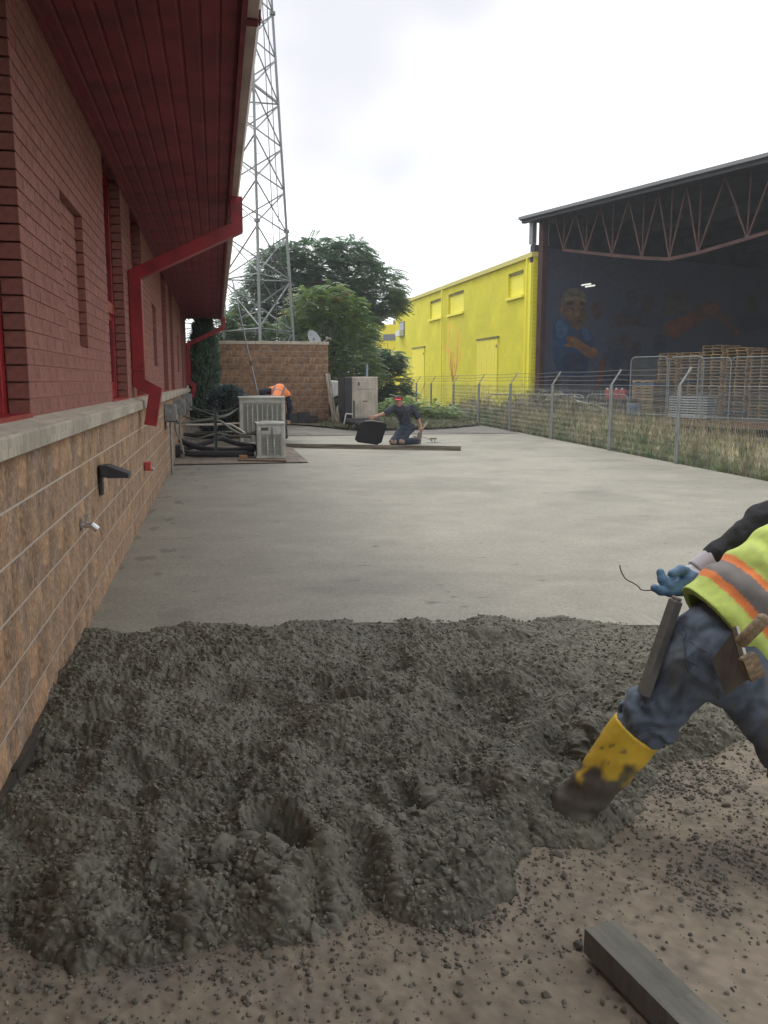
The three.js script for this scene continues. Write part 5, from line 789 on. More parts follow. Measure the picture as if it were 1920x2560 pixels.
  // galvanized planks in a pile, cans, drum, buckets on the dock
  { const u = uAt(1735, .9), Mp = mat(.5, .53, .54, .45, { metalness: .4 }); const s = new THREE.Shape([[-1.05, 0], [1.05, 0], [1.05, .055], [-1.05, .055]].map(p => new THREE.Vector2(...p))); for (let i = 0; i < 9; i++) { const p = thing('scaffold_plank', i === 8 ? 'topmost galvanized plank in the pile before the tall pallet stacks' : i === 0 ? 'lowest galvanized plank in the pile before the tall pallet stacks' : 'galvanized plank inside the pile before the tall pallet stacks', 'plank', 'galvanized planks in the pile', S(u, .9, DOCK + .03 + i * .1)); p.rotation.y = dirA; obj('deck', box(-.95, 0, -.3, .95, .05, .3, .004), Mp, p); for (const x of [-.8, 0, .74]) obj('spacer', box(x, -.05 + .004, -.25, x + .06, -.001, .25), K, p); } }
  { const Mr = mat(.3, .03, .03, .6); [1523, 1545, 1560].forEach((px, i) => { const u = uAt(px, 1.2), p = thing('fuel_can', ['red fuel can with white cap, alone at the left end of the crates', 'red fuel can with white cap between two other cans', 'red fuel can with white cap next to the short pallet stack'][i], 'fuel can', null, S(u, 1.2, DOCK + .73)); p.rotation.y = dirA; obj('body', box(-.17, 0, -.12, .17, .38, .12, .03), Mr, p); obj('cap', rod(V(-.08, .37, 0), V(-.08, .46, 0), .05, 10), mat(.75, .73, .7, .5), p); obj('handle', bar(V(0, .42, 0), V(.15, .4, 0), .03, .03), Mr, p); });
    const u = uAt(1540, 1.2), tb = thing('work_bench', 'dark low bench on the dock carrying the red fuel cans', 'bench', null, S(u, 1.2, DOCK)); tb.rotation.y = dirA; obj('bench_top', box(-1.1, .66, -.35, 1.1, .73, .35, .006), Kr, tb); for (const [x, z] of [[-1, -.28], [-1, .28], [1, -.28], [1, .28]]) obj('leg', box(x - .04, 0, z - .04, x + .04, .66, z + .04), Kr, tb);
    const d = thing('drum', 'blue plastic drum on the dock beside the short pallet stack', 'drum', null, S(uAt(1588, .7), .7, DOCK)); obj('body', new THREE.LatheGeometry([[0, 0], [.27, 0], [.29, .04], [.29, .28], [.3, .3], [.29, .32], [.29, .44], [.28, .5], [.26, .53], [0, .53]].map(p => new THREE.Vector2(...p)), 28), mat(.05, .12, .24, .5), d); obj('lid_ring', new THREE.TorusGeometry(.27, .015, 6, 28).rotateX(Math.PI / 2).translate(0, .53, 0), M_galv, d);
    [1393, 1415].forEach((px, i) => { const p = thing('bucket', i ? 'white plastic bucket beyond the weeds, next to the fence panel' : 'white plastic bucket beyond the weeds, next to the shed wall', 'bucket', null, S(uAt(px, .5), .5, DOCK)); obj('pail', new THREE.LatheGeometry([[0, 0], [.12, 0], [.15, .36], [.16, .38], [.145, .38], [.115, .02], [0, .02]].map(q => new THREE.Vector2(...q)), 24), mat(.7, .7, .68, .5), p); obj('bail', new THREE.TorusGeometry(.15, .006, 5, 20, Math.PI).translate(0, .37, 0), M_galv, p); }); }
}
// ---------------------------------------------------------------- loose fence panels with rounded corners
function fencePanel(a, b, h, label, group) {
  const t = thing('fence_panel', label, 'fence panel', group, a), d = b.clone().sub(a); d.y = 0; const L = d.length(), M = mat(.26, .28, .28, .55, { metalness: .4 }); t.rotation.y = Math.atan2(-d.z, d.x);
  const R = .22, pts = [V(0, 0, 0), V(0, h - R, 0), ...range(0, 1, 5).map(k => V(R - R * Math.cos(k * Math.PI / 2), h - R + R * Math.sin(k * Math.PI / 2), 0)), ...range(0, 1, 5).map(k => V(L - R + R * Math.sin(k * Math.PI / 2), h - R + R * Math.cos(k * Math.PI / 2), 0)), V(L, h - R, 0), V(L, 0, 0)];
  const path = new THREE.CurvePath(); for (let i = 0; i < pts.length - 1; i++) if (pts[i].distanceTo(pts[i + 1]) > 1e-4) path.add(new THREE.LineCurve3(pts[i], pts[i + 1]));
  const fr = []; for (const c of path.curves) fr.push(rod(c.v1, c.v2, .022, 8)); obj('frame', fr, M, t); obj('bottom_rail', rod(V(0, .12, 0), V(L, .12, 0), .018, 8), M, t);
  const s = .06, g = []; const pos = [], seg = (p, q) => { const n = V(.002, .002, 0), m = V(0, 0, .002); for (const k of [p.clone().add(n), q.clone().add(n), q.clone().sub(n), p.clone().add(n), q.clone().sub(n), p.clone().sub(n)]) pos.push(k.x, k.y, k.z); };
  for (let x = -h; x < L; x += s) { const x0 = Math.max(0, x), x1 = Math.min(L, x + h - .15); if (x1 > x0) { seg(V(x0, .12 + (x0 - x), 0), V(x1, .12 + (x1 - x), 0)); seg(V(L - x0, .12 + (x0 - x), .004), V(L - x1, .12 + (x1 - x), .004)); } }
  const mg = new THREE.BufferGeometry(); mg.setAttribute('position', new THREE.Float32BufferAttribute(pos, 3)); mg.computeVertexNormals(); obj('mesh_fabric', mg, M, t).userData.kind = 'stuff'; return t;
}
{
  const v = .35, top = px => shedFront(px, px < 1660 ? 897 : 890, v);
  [[1576, 1668, 'fence panel at the open end before the short pallet stack'], [1672, 1758, 'fence panel standing before the tallest pallet stacks'], [1826, 1935, 'fence panel before the last pallet stacks']].forEach(([a, b, l]) => { const A = shedFront(a, 950, v), B = shedFront(b, 950, v), h = shedFront((a + b) / 2, 892, v).y - DOCK; fencePanel(A.setY(DOCK), B.setY(DOCK), h, l, 'loose panels on the dock edge'); });
  { const A = shedFront(1745, 950, .3), B = shedFront(1826, 950, .3), h = shedFront(1785, 895, .3).y - DOCK; fencePanel(A.setY(DOCK), B.setY(DOCK), h, 'narrow gate panel between two fence panels on the dock', 'loose panels on the dock edge'); }
  const lower = [[1222, 1314, 36, 'low fence panel before the yellow warehouse wall'], [1322, 1462, 34, 'low fence panel before the mural figure'], [1468, 1572, 32.5, 'low fence panel beside the dock edge']];
  for (const [a, b, d, l] of lower) { const A = hp(a, d + .4), B = hp(b, d - .6), r = ray((a + b) / 2, 986), k = d / (r.x * HF.x + r.z * HF.z), y = onRay((a + b) / 2, 986, k).y; fencePanel(A.setY(-.75), B.setY(-.75), y + .75, l, 'low panels in the weeds'); }
}
// ---------------------------------------------------------------- figures: distance fields meshed with surface nets
function sdfMesh(f, mn, mx, cell, colour) {
  const nx = Math.ceil((mx.x - mn.x) / cell) + 1, ny = Math.ceil((mx.y - mn.y) / cell) + 1, nz = Math.ceil((mx.z - mn.z) / cell) + 1, d = new Float32Array(nx * ny * nz), id = new Int32Array(nx * ny * nz).fill(-1), pos = [], idx = [];
  for (let k = 0, o = 0; k < nz; k++) for (let j = 0; j < ny; j++) for (let i = 0; i < nx; i++, o++) d[o] = f(mn.x + i * cell, mn.y + j * cell, mn.z + k * cell);
  const sx = 1, sy = nx, sz = nx * ny, C = [0, sx, sy, sx + sy, sz, sz + sx, sz + sy, sz + sx + sy], E = [[0, 1], [2, 3], [4, 5], [6, 7], [0, 2], [1, 3], [4, 6], [5, 7], [0, 4], [1, 5], [2, 6], [3, 7]];
  for (let k = 0; k < nz - 1; k++) for (let j = 0; j < ny - 1; j++) for (let i = 0; i < nx - 1; i++) {
    const o = i + j * sy + k * sz; let m = 0; for (let c = 0; c < 8; c++) if (d[o + C[c]] < 0) m |= 1 << c; if (m === 0 || m === 255) continue;
    let x = 0, y = 0, z = 0, n = 0; for (const [a, b] of E) { const da = d[o + C[a]], db = d[o + C[b]]; if ((da < 0) === (db < 0)) continue; const t = da / (da - db); x += (a & 1) + t * ((b & 1) - (a & 1)); y += ((a >> 1) & 1) + t * (((b >> 1) & 1) - ((a >> 1) & 1)); z += ((a >> 2) & 1) + t * (((b >> 2) & 1) - ((a >> 2) & 1)); n++; }
    id[o] = pos.length / 3; pos.push(mn.x + (i + x / n) * cell, mn.y + (j + y / n) * cell, mn.z + (k + z / n) * cell);
  }
  for (let k = 1; k < nz - 1; k++) for (let j = 1; j < ny - 1; j++) for (let i = 1; i < nx - 1; i++) { const o = i + j * sy + k * sz, a = d[o] < 0; for (const [s, u, v] of [[sx, sy, sz], [sy, sz, sx], [sz, sx, sy]]) { if ((d[o + s] < 0) === a) continue; const q = [id[o], id[o - u], id[o - u - v], id[o - v]]; if (q.some(w => w < 0)) continue; a ? idx.push(q[0], q[1], q[2], q[0], q[2], q[3]) : idx.push(q[0], q[2], q[1], q[0], q[3], q[2]); } }
  const g = new THREE.BufferGeometry(); g.setAttribute('position', new THREE.Float32BufferAttribute(pos, 3)); g.setIndex(idx);
  const nr = new Float32Array(pos.length), e = cell * .6; for (let i = 0; i < pos.length; i += 3) { const x = pos[i], y = pos[i + 1], z = pos[i + 2]; let a = f(x + e, y, z) - f(x - e, y, z), b = f(x, y + e, z) - f(x, y - e, z), c = f(x, y, z + e) - f(x, y, z - e), l = Math.hypot(a, b, c) || 1; nr[i] = a / l; nr[i + 1] = b / l; nr[i + 2] = c / l; }
  g.setAttribute('normal', new THREE.BufferAttribute(nr, 3)); const uv = new Float32Array(pos.length / 3 * 2); for (let i = 0; i < pos.length / 3; i++) { uv[i * 2] = pos[i * 3] + pos[i * 3 + 2] * .6; uv[i * 2 + 1] = pos[i * 3 + 1] + pos[i * 3 + 2] * .3; } g.setAttribute('uv', new THREE.BufferAttribute(uv, 2));
  if (colour) { const c = new Float32Array(pos.length); for (let i = 0; i < pos.length; i += 3) { const q = colour(pos[i], pos[i + 1], pos[i + 2]); c[i] = q[0]; c[i + 1] = q[1]; c[i + 2] = q[2]; } g.setAttribute('color', new THREE.BufferAttribute(c, 3)); }
  return g;
}
// bones: [a, b, ra, rb]; joined with a smooth minimum of width k
function field(bones, k = .03, inflate = 0) {
  const B = bones.map(([a, b, ra, rb]) => [a.x, a.y, a.z, b.x - a.x, b.y - a.y, b.z - a.z, ra + inflate, (rb ?? ra) + inflate, 1 / Math.max(1e-9, a.distanceToSquared(b))]);
  return (x, y, z) => { let d = 9; for (const [ax, ay, az, bx, by, bz, ra, rb, il] of B) { const px = x - ax, py = y - ay, pz = z - az; let t = (px * bx + py * by + pz * bz) * il; t = t < 0 ? 0 : t > 1 ? 1 : t; const qx = px - bx * t, qy = py - by * t, qz = pz - bz * t, e = Math.sqrt(qx * qx + qy * qy + qz * qz) - ra - (rb - ra) * t; const h = clamp(.5 + .5 * (d - e) / k); d = d + (e - d) * h - k * h * (1 - h); } return d; };
}
function bounds(bones, pad = .06) { const b = new THREE.Box3(); for (const [p, q, ra, rb] of bones) { const r = Math.max(ra, rb ?? ra) + pad; b.expandByPoint(p.clone().addScalar(r)); b.expandByPoint(p.clone().addScalar(-r)); b.expandByPoint(q.clone().addScalar(r)); b.expandByPoint(q.clone().addScalar(-r)); } return b; }
const plane = (p, n) => { n = n.clone().normalize(); const c = p.dot(n); return (x, y, z) => x * n.x + y * n.y + z * n.z - c; };    // positive on the n side
const cut = (f, ...pl) => (x, y, z) => { let d = f(x, y, z); for (const p of pl) { const e = p(x, y, z); if (e > d) d = e; } return d; };
const n3 = (x, y, z, s) => fbm(x + z * .73, y - z * .61, 3, s) - .5;
function cloth(name, bones, inflate, cuts, cell, material, parent, o = {}) { let f = field(bones, o.k ?? .035, inflate); const g0 = f; if (o.fold) f = (x, y, z) => { const d = g0(x, y, z); return d > .06 || d < -.06 ? d : d - o.fold(x, y, z); }; f = cut(f, ...cuts); if (o.shell) { const inn = field(bones, o.k ?? .035, inflate - o.shell), base = f; f = (x, y, z) => Math.max(base(x, y, z), -inn(x, y, z)); } const b = bounds(bones, inflate + .04); const m = obj(name, sdfMesh(f, b.min, b.max, cell, o.colour), material, parent); m.skin = f; return m; }
// a hand: palm, four unequal fingers bent at the knuckles, thumb from the side of the palm
function handBones(w, dir, up, s = 1, curl = [.5, .5, .5, .5], flip = 1, spread = .1) {
  dir = dir.clone().normalize(); const side = V().crossVectors(dir, up).normalize().multiplyScalar(flip), nrm = V().crossVectors(side, dir).multiplyScalar(flip), B = [], P = (d, e, n) => w.clone().addScaledVector(dir, d * s).addScaledVector(side, e * s).addScaledVector(nrm, n * s);
  for (const e of [-.03, -.01, .01, .03]) B.push([P(0, e * .6, 0), P(.08, e, 0), .018 * s, .016 * s]);
  [[.03, .07], [.01, .08], [-.01, .076], [-.03, .06]].forEach(([e, L], i) => { let p = P(.085, e, 0), a = curl[i] * .35; const sp = e * spread * 10; for (const f of [.42, .32, .26]) { const q = p.clone().addScaledVector(dir, Math.cos(a) * L * f * s).addScaledVector(nrm, -Math.sin(a) * L * f * s).addScaledVector(side, sp * L * f * s); B.push([p, q, .0098 * s, .0085 * s]); p = q; a += curl[i]; } });
  let p = P(.025, .03, 0); for (const [d, e, n] of [[.055, .062, -.012], [.085, .075, -.022]]) { const q = P(d, e, n); B.push([p, q, .0125 * s, .0095 * s]); p = q; }
  return B;
}
function handGeo(B, cell = .004, colour) { const b = bounds(B, .015); return sdfMesh(field(B, .006), b.min, b.max, cell, colour); }
function mergeIndexed(list) { return mergeGeometries(list.map(g => { g = g.toNonIndexed(); const o = new THREE.BufferGeometry(); for (const a of ['position', 'normal', 'uv']) o.setAttribute(a, g.attributes[a]); return o; })); }
// head with brow, nose, chin and ears; face looks along dir
function headGeo(c, dir, s = 1) {
  const up = V(0, 1, 0), side = V().crossVectors(dir, up).normalize(), u2 = V().crossVectors(side, dir).normalize(), P = (d, u, e) => c.clone().addScaledVector(dir, d * s).addScaledVector(u2, u * s).addScaledVector(side, e * s);
  const B = [[P(-.02, .03, 0), P(-.01, .0, 0), .082 * s, .076 * s], [P(.03, .02, 0), P(.035, -.07, 0), .06 * s, .042 * s], [P(.05, -.095, 0), P(.045, -.09, 0), .026 * s, .026 * s], [P(-.02, -.06, 0), P(-.03, -.16, 0), .058 * s, .058 * s], [P(.075, .035, -.025), P(.075, .035, .025), .016 * s, .016 * s]];
  const N = [[P(.088, .015, 0), P(.112, -.018, 0), .009 * s, .013 * s], [P(-.01, .02, .078), P(-.005, -.025, .078), .014 * s, .01 * s], [P(-.01, .02, -.078), P(-.005, -.025, -.078), .014 * s, .01 * s], [P(.082, -.052, -.018), P(.082, -.052, .018), .008 * s, .008 * s]];
  const f1 = field(B, .03), f2 = field(N, .008), b = bounds([...B, ...N], .02); return { geo: sdfMesh((x, y, z) => { const a = f1(x, y, z), e = f2(x, y, z), h = clamp(.5 + .5 * (a - e) / .012); return mix(a, e, h) - .012 * h * (1 - h); }, b.min, b.max, .006), P };
}
const M_skin = mat(.42, .24, .17, .6), M_denim = mat(.075, .1, .145, .9, { map: rep(mottle, 3), bumpMap: rep(grain, 14), bumpScale: .002 });
const K3 = (px, py, t) => onRay(px, py, t);

// ---------------------------------------------------------------- worker bending in the wet concrete
{
  const J = { pel: K3(1790, 1622, 3.0), hipL: K3(1752, 1638, 3.02), hipR: K3(1850, 1655, 2.96), knL: K3(1622, 1795, 3.1), anL: K3(1428, 2030, 3.22), knR: K3(2000, 1880, 2.95), anR: K3(2060, 2240, 2.9), che: K3(2020, 1450, 3.0), shL: K3(2055, 1345, 3.14), shR: K3(2110, 1530, 2.85), elL: K3(1925, 1302, 3.22), wrL: K3(1768, 1412, 3.2), elR: K3(2170, 1700, 2.85), wrR: K3(2120, 1860, 2.9), nk: K3(2140, 1400, 3.0), hd: K3(2225, 1375, 3.0) };
  const t = thing('person', 'bending worker in lime safety vest, jeans and muddy yellow boots holding a wire', 'person', null, V()), mid = (a, b, k) => a.clone().lerp(b, k);
  const bodyB = [[J.hipL, J.hipR, .1], [J.pel, J.che, .12, .15], [J.che, J.shL, .12, .06], [J.che, J.shR, .12, .06], [J.shL, J.elL, .05, .042], [J.elL, J.wrL, .042, .032], [J.shR, J.elR, .05, .042], [J.elR, J.wrR, .042, .032], [J.hipL, J.knL, .095, .065], [J.knL, J.anL, .06, .045], [J.hipR, J.knR, .095, .065], [J.knR, J.anR, .06, .045], [J.che, J.nk, .09, .06], [J.nk, J.hd, .055, .06]];
  const toL = J.anL.clone().add(V(-.06, -.07, -.16)), toR = J.anR.clone().add(V(.05, -.06, -.16)); bodyB.push([J.anL, toL, .045, .035], [J.anR, toR, .045, .035]);
  const bb = bounds(bodyB), face = V(.6, -.6, -.5).normalize(), head = headGeo(J.hd.clone().add(V(.03, 0, -.03)), face);
  const hR = handGeo(handBones(J.wrR, V(0, -1, -.1), V(1, 0, 0), 1, [.6, .6, .6, .6], 1), .005);
  const body = obj('body', mergeIndexed([sdfMesh(field(bodyB, .04), bb.min, bb.max, .014), head.geo, hR]), M_skin, t);
  // jeans with baggy folds
  const bootTop = mid(J.knL, J.anL, .17), shin = J.anL.clone().sub(J.knL), bootTopR = mid(J.knR, J.anR, .15), shinR = J.anR.clone().sub(J.knR), spine = J.che.clone().sub(J.pel).normalize();
  const denim = mat(1, 1, 1, .92, { vertexColors: true, bumpMap: rep(grain, 14), bumpScale: .0015 });
  const ax = J.knL.clone().sub(J.hipL).normalize();
  const jeans = cloth('jeans', [[J.hipL, J.hipR, .118, .13], [J.pel, J.pel.clone().addScaledVector(spine, .1), .15, .145], [J.hipL, J.knL, .108, .082], [J.knL, mid(J.knL, J.anL, .27), .08, .045], [J.hipR, J.knR, .128, .1], [J.knR, mid(J.knR, J.anR, .2), .1, .09]], .012, [plane(mid(J.knL, J.anL, .22), shin), plane(J.pel.clone().addScaledVector(spine, .125), spine)].map(p => p), .011, denim, t, {
    k: .05, fold: (x, y, z) => { const s = (x - J.hipL.x) * ax.x + (y - J.hipL.y) * ax.y + (z - J.hipL.z) * ax.z, w = sstep(.12, .3, s); return .009 * Math.sin(s * 80 + 16 * n3(x * 7, y * 7, z * 7, 3)) * w + .03 * n3(x * 8, y * 8, z * 8, 4) + .012 * n3(x * 22, y * 22, z * 22, 9) + .005 * Math.sin((y - x) * 50 + 14 * n3(x * 6, y * 6, z * 6, 8)) * (1 - w); },
    colour: (x, y, z) => { const n = n3(x * 8, y * 8, z * 8, 12), f = n3(x * 60, y * 60, z * 60, 13), k = 1 + .7 * n + .5 * f, mud = sstep(.1, .2, n3(x * 11, y * 5, z * 11, 15)) * .5; return [mix(.115 * k, .16, mud), mix(.145 * k, .155, mud), mix(.19 * k, .145, mud)]; }
  });
  // back pockets and seam
  const onSkin = (px, py) => { let q = 2.4; for (let i = 0; i < 300; i++) { const p = K3(px, py, q), d = jeans.skin(p.x, p.y, p.z); if (d < .001) break; q += Math.min(.05, Math.max(.002, d * .6)); if (q > 3.3) return null; } return K3(px, py, q); };
  for (const l of [[[1712, 1600], [1714, 1640], [1724, 1680], [1752, 1702], [1776, 1712]], [[1706, 1588], [1722, 1602], [1752, 1622], [1782, 1636]], [[1708, 1648], [1740, 1662], [1768, 1682], [1790, 1700]], [[1700, 1556], [1716, 1580], [1708, 1600]], [[1786, 1646], [1800, 1700], [1796, 1748], [1784, 1768]]]) { const q = l.map(w => onSkin(...w)).filter(Boolean); if (q.length > 2) obj('seam', tube(q, .0022, 24, 5), mat(.07, .085, .11, .9), jeans); }
  // yellow rubber boots, caked up to half their height
  const bootMat = mat(1, 1, 1, .5, { vertexColors: true });
  const boot = (kn, an, to, k0) => { const top = mid(kn, an, k0), sh = an.clone().sub(kn).normalize(), B = [[top.clone().addScaledVector(sh, -.05), an, .1, .075], [an, to, .075, .055], [an.clone().addScaledVector(sh, .06), an, .06, .075]]; const f = field(B, .04), inn = field([[top.clone().addScaledVector(sh, -.1), mid(top, an, .25), .085, .078]], .02), pl = plane(top, sh.clone().negate()); const b = bounds(B, .05);
    const g = sdfMesh((x, y, z) => Math.max(f(x, y, z) + .012 * n3(x * 11, y * 11, z * 11, 6) + .003 * Math.sin(y * 75 + 5 * n3(x * 9, y * 9, z * 9, 7)) * sstep(.25, .1, y), pl(x, y, z), -inn(x, y, z)), b.min, b.max, .0085, (x, y, z) => { const s = ((x - top.x) * sh.x + (y - top.y) * sh.y + (z - top.z) * sh.z) / top.distanceTo(an), n = n3(x * 13, y * 13, z * 13, 21), m = sstep(.3, .5, s + .8 * n), q = 1 + .5 * n3(x * 40, y * 40, z * 40, 23), sp = sstep(.2, .26, n3(x * 30, y * 30, z * 30, 25)); const mm = clamp(Math.max(m, sp * .7)); return [mix(.6 * (1 + .2 * n), .085 * q, mm), mix(.40 * (1 + .2 * n), .074 * q, mm), mix(.035, .058 * q, mm)]; }); return obj('boot', g, bootMat, t); };
  boot(J.knL, J.anL, toL, .13); boot(J.knR, J.anR, toR, .15);
  // dark shirt showing below the vest, and dark jacket sleeves
  const M_dark = mat(.018, .018, .022, .9, { bumpMap: rep(grain, 12), bumpScale: .002 });
  cloth('shirt', [[J.pel, J.che, .155, .16], [J.hipL, J.hipR, .11]], .018, [plane(J.pel.clone().addScaledVector(spine, .10), spine.clone().negate()), plane(J.pel.clone().addScaledVector(spine, .3), spine)], .014, M_dark, t);
  const sl = (a, b, c, cuff) => cloth('sleeve', [[a, b, .082, .072], [b, c, .07, .05]], .006, [plane(mid(b, c, cuff), c.clone().sub(b))], .009, M_dark, t, { fold: (x, y, z) => { const d = c.clone().sub(b).normalize(), s = (x - b.x) * d.x + (y - b.y) * d.y + (z - b.z) * d.z; return .0028 * Math.sin(s * 62 + 16 * n3(x * 8, y * 8, z * 8, 2)) + .026 * n3(x * 10, y * 10, z * 10, 5) + .01 * n3(x * 26, y * 26, z * 26, 6); } });
  sl(J.shL, J.elL, J.wrL, .98); sl(J.shR, J.elR, J.wrR, .9);
  // vest
  const hem = K3(1748, 1560, 3.0), hemN = spine.clone(); const s0 = J.pel.clone().addScaledVector(spine, .045);
  const lat = V().crossVectors(spine, FW).normalize();
  cloth('safety_vest', [[J.pel.clone().addScaledVector(spine, .02), J.che, .175, .19], [J.che, J.shL, .17, .1], [J.che, J.shR, .17, .1], [J.pel.clone().addScaledVector(lat, .07), J.che.clone().addScaledVector(lat, .06), .15, .16], [J.pel.clone().addScaledVector(lat, -.06), J.che.clone().addScaledVector(lat, -.06), .13, .15]], .012, [plane(s0, spine.clone().negate()), plane(J.che.clone().addScaledVector(spine, .14), spine)], .0068, mat(1, 1, 1, .75, { vertexColors: true, bumpMap: rep(grain, 20), bumpScale: .0015 }), t, {
    k: .06, shell: .032, fold: (x, y, z) => .016 * n3(x * 7, y * 7, z * 7, 31) + .006 * Math.sin((x + y) * 38 + 7 * n3(x * 5, y * 5, z * 5, 33)),
    colour: (x, y, z) => { const p = V(x, y, z), s = p.clone().sub(s0).dot(spine) + .006 * n3(x * 4, y * 4, z * 4, 34), q = p.clone().sub(s0).dot(lat), k = 1 + .25 * n3(x * 50, y * 50, z * 50, 35), lime = [.54 * k, .66 * k, .15], org = [.85, .25, .07], gry = [.2 * k, .185 * k, .175 * k]; if (s < .07) return lime; if (s < .098) return org; if (s < .165) return gry; if (s < .19) return org; const w = Math.abs(q + .03); if (w < .032) return gry; if (w < .055) return org; return lime; }
  });
  // glove: blue dipped fingers, white knit cuff; index finger out, next one raised
  const gl = mat(1, 1, 1, .6, { vertexColors: true, bumpMap: rep(grain, 30), bumpScale: .001 }), G = (x, y, d = 3.2) => K3(x, y, d);
  const GB = [[G(1742, 1428), G(1700, 1452), .036, .034], [G(1738, 1445, 3.17), G(1700, 1472, 3.16), .034, .026], [G(1745, 1437, 3.22), G(1705, 1442, 3.24), .034, .028],
    [G(1708, 1478, 3.15), G(1676, 1481, 3.14), .0165, .016], [G(1676, 1481, 3.14), G(1652, 1477, 3.13), .016, .0155], [G(1652, 1477, 3.13), G(1636, 1470, 3.12), .0155, .0145],
    [G(1700, 1462, 3.17), G(1672, 1464, 3.14), .0165, .016], [G(1672, 1464, 3.14), G(1656, 1450, 3.14), .016, .0155], [G(1656, 1450, 3.14), G(1651, 1431, 3.15), .0155, .015],
    [G(1698, 1450, 3.2), G(1672, 1452, 3.2), .0165, .016], [G(1672, 1452, 3.2), G(1668, 1470, 3.17), .016, .015], [G(1668, 1470, 3.17), G(1684, 1472, 3.15), .015, .014],
    [G(1700, 1442, 3.24), G(1678, 1444, 3.25), .0155, .015], [G(1678, 1444, 3.25), G(1674, 1458, 3.23), .015, .014],
    [G(1726, 1432, 3.19), G(1702, 1425, 3.16), .019, .017], [G(1702, 1425, 3.16), G(1680, 1434, 3.14), .017, .0155]];
  const gb = bounds(GB, .02); obj('glove', sdfMesh(field(GB, .011), gb.min, gb.max, .0042, (x, y, z) => { const p = V(x, y, z), k = p.clone().sub(J.wrL).length(), n = .02 * n3(x * 30, y * 30, z * 30, 41), q = 1 + .5 * n3(x * 60, y * 60, z * 60, 43); return k + n < .085 ? [.5 * q, .5 * q, .52 * q] : [.1 * q, .2 * q, .33 * q]; }), gl, t);
  const wd = J.elL.clone().sub(J.wrL).normalize(); cloth('glove_cuff', [[J.wrL.clone().addScaledVector(wd, .04), J.wrL.clone().addScaledVector(wd, -.045), .05, .044]], .004, [plane(J.wrL.clone().addScaledVector(wd, -.05), wd.clone().negate())], .007, mat(.55, .52, .56, .9, { bumpMap: rep(grain, 20), bumpScale: .002 }), t);
  // hard details on the head, out of frame
  cloth('cap', [[J.hd.clone().add(V(.03, .03, -.03)), J.hd.clone().add(V(.05, .03, -.05)), .1]], .004, [plane(J.hd.clone().add(V(.03, 0, -.03)), V(.6, -.8, -.5))], .012, mat(.7, .5, .05, .4), t);
  // things he carries
  tag(obj('tie_wire', tube([[1549, 1413, 3.14], [1553, 1428, 3.14], [1564, 1447, 3.14], [1582, 1457, 3.13], [1596, 1466, 3.13], [1603, 1474, 3.13], [1620, 1476, 3.13], [1648, 1474, 3.12], [1676, 1470, 3.13]].map(p => K3(...p)), .0022, 60, 6), mat(.09, .04, .035, .6)), 'thin rusty tie wire held in the gloved fingers of the bending worker', 'wire');
  const sT = thing('wood_float', 'narrow grey float board tucked into the back pocket of the worker in jeans', 'float'), a = K3(1690, 1500, 3.0), b = K3(1608, 1738, 3.02), up = b.clone().sub(a).normalize();
  obj('board', bar(a, b, .024, .075, V().crossVectors(up, RT), .004), mat(.17, .163, .145, .85, { map: rep(stainTex, 2) }), sT); obj('board_end', bar(a.clone().addScaledVector(up, -.012), a, .016, .06, V().crossVectors(up, RT), .003), mat(.16, .145, .12, .85), sT);
  const T2 = thing('finishing_trowel', 'square steel trowel with two wooden grips hung at the hip of the bending worker', 'trowel'), c = [[1843, 1566], [1782, 1650], [1816, 1737], [1878, 1694]].map(([x, y], i) => K3(x, y, [2.74, 2.8, 2.76, 2.7][i]));
  { const n = c[1].clone().sub(c[0]).cross(c[3].clone().sub(c[0])).normalize(); if (n.dot(FW) > 0) n.negate(); const pos = []; const lo = c, hi = c.map(p => p.clone().addScaledVector(n, .008)); const q = (p0, p1, p2, p3) => { for (const p of [p0, p1, p2, p0, p2, p3]) pos.push(p.x, p.y, p.z); }; q(...lo); q(...hi); for (let i = 0; i < 4; i++) q(lo[i], lo[(i + 1) % 4], hi[(i + 1) % 4], hi[i]); const g = new THREE.BufferGeometry(); g.setAttribute('position', new THREE.Float32BufferAttribute(pos, 3)); g.computeVertexNormals();
    obj('plate', metreUV(g), mat(.24, .22, .19, .55, { metalness: .2, map: rep(stainTex, 3) }), T2); obj('rib', bar(c[0].clone().addScaledVector(n, .012), c[3].clone().addScaledVector(n, .012), .012, .02), mat(.4, .38, .33, .4, { metalness: .6 }), T2);
    const wood = mat(.4, .31, .2, .6, { map: rep(woodTex, 4) }); obj('grip', [tube([[1904, 1552, 2.64], [1892, 1566, 2.64], [1868, 1590, 2.65], [1852, 1606, 2.67]].map(p => K3(...p)), .0205, 16, 12)], wood, T2); obj('grip_end', new THREE.SphereGeometry(.0215, 14, 10).translate(...K3(1905, 1551, 2.64).toArray()), wood, T2); obj('handle_block', bar(K3(1868, 1638, 2.66), K3(1890, 1695, 2.68), .05, .03, V(0, 0, 1), .005), wood, T2); }
}
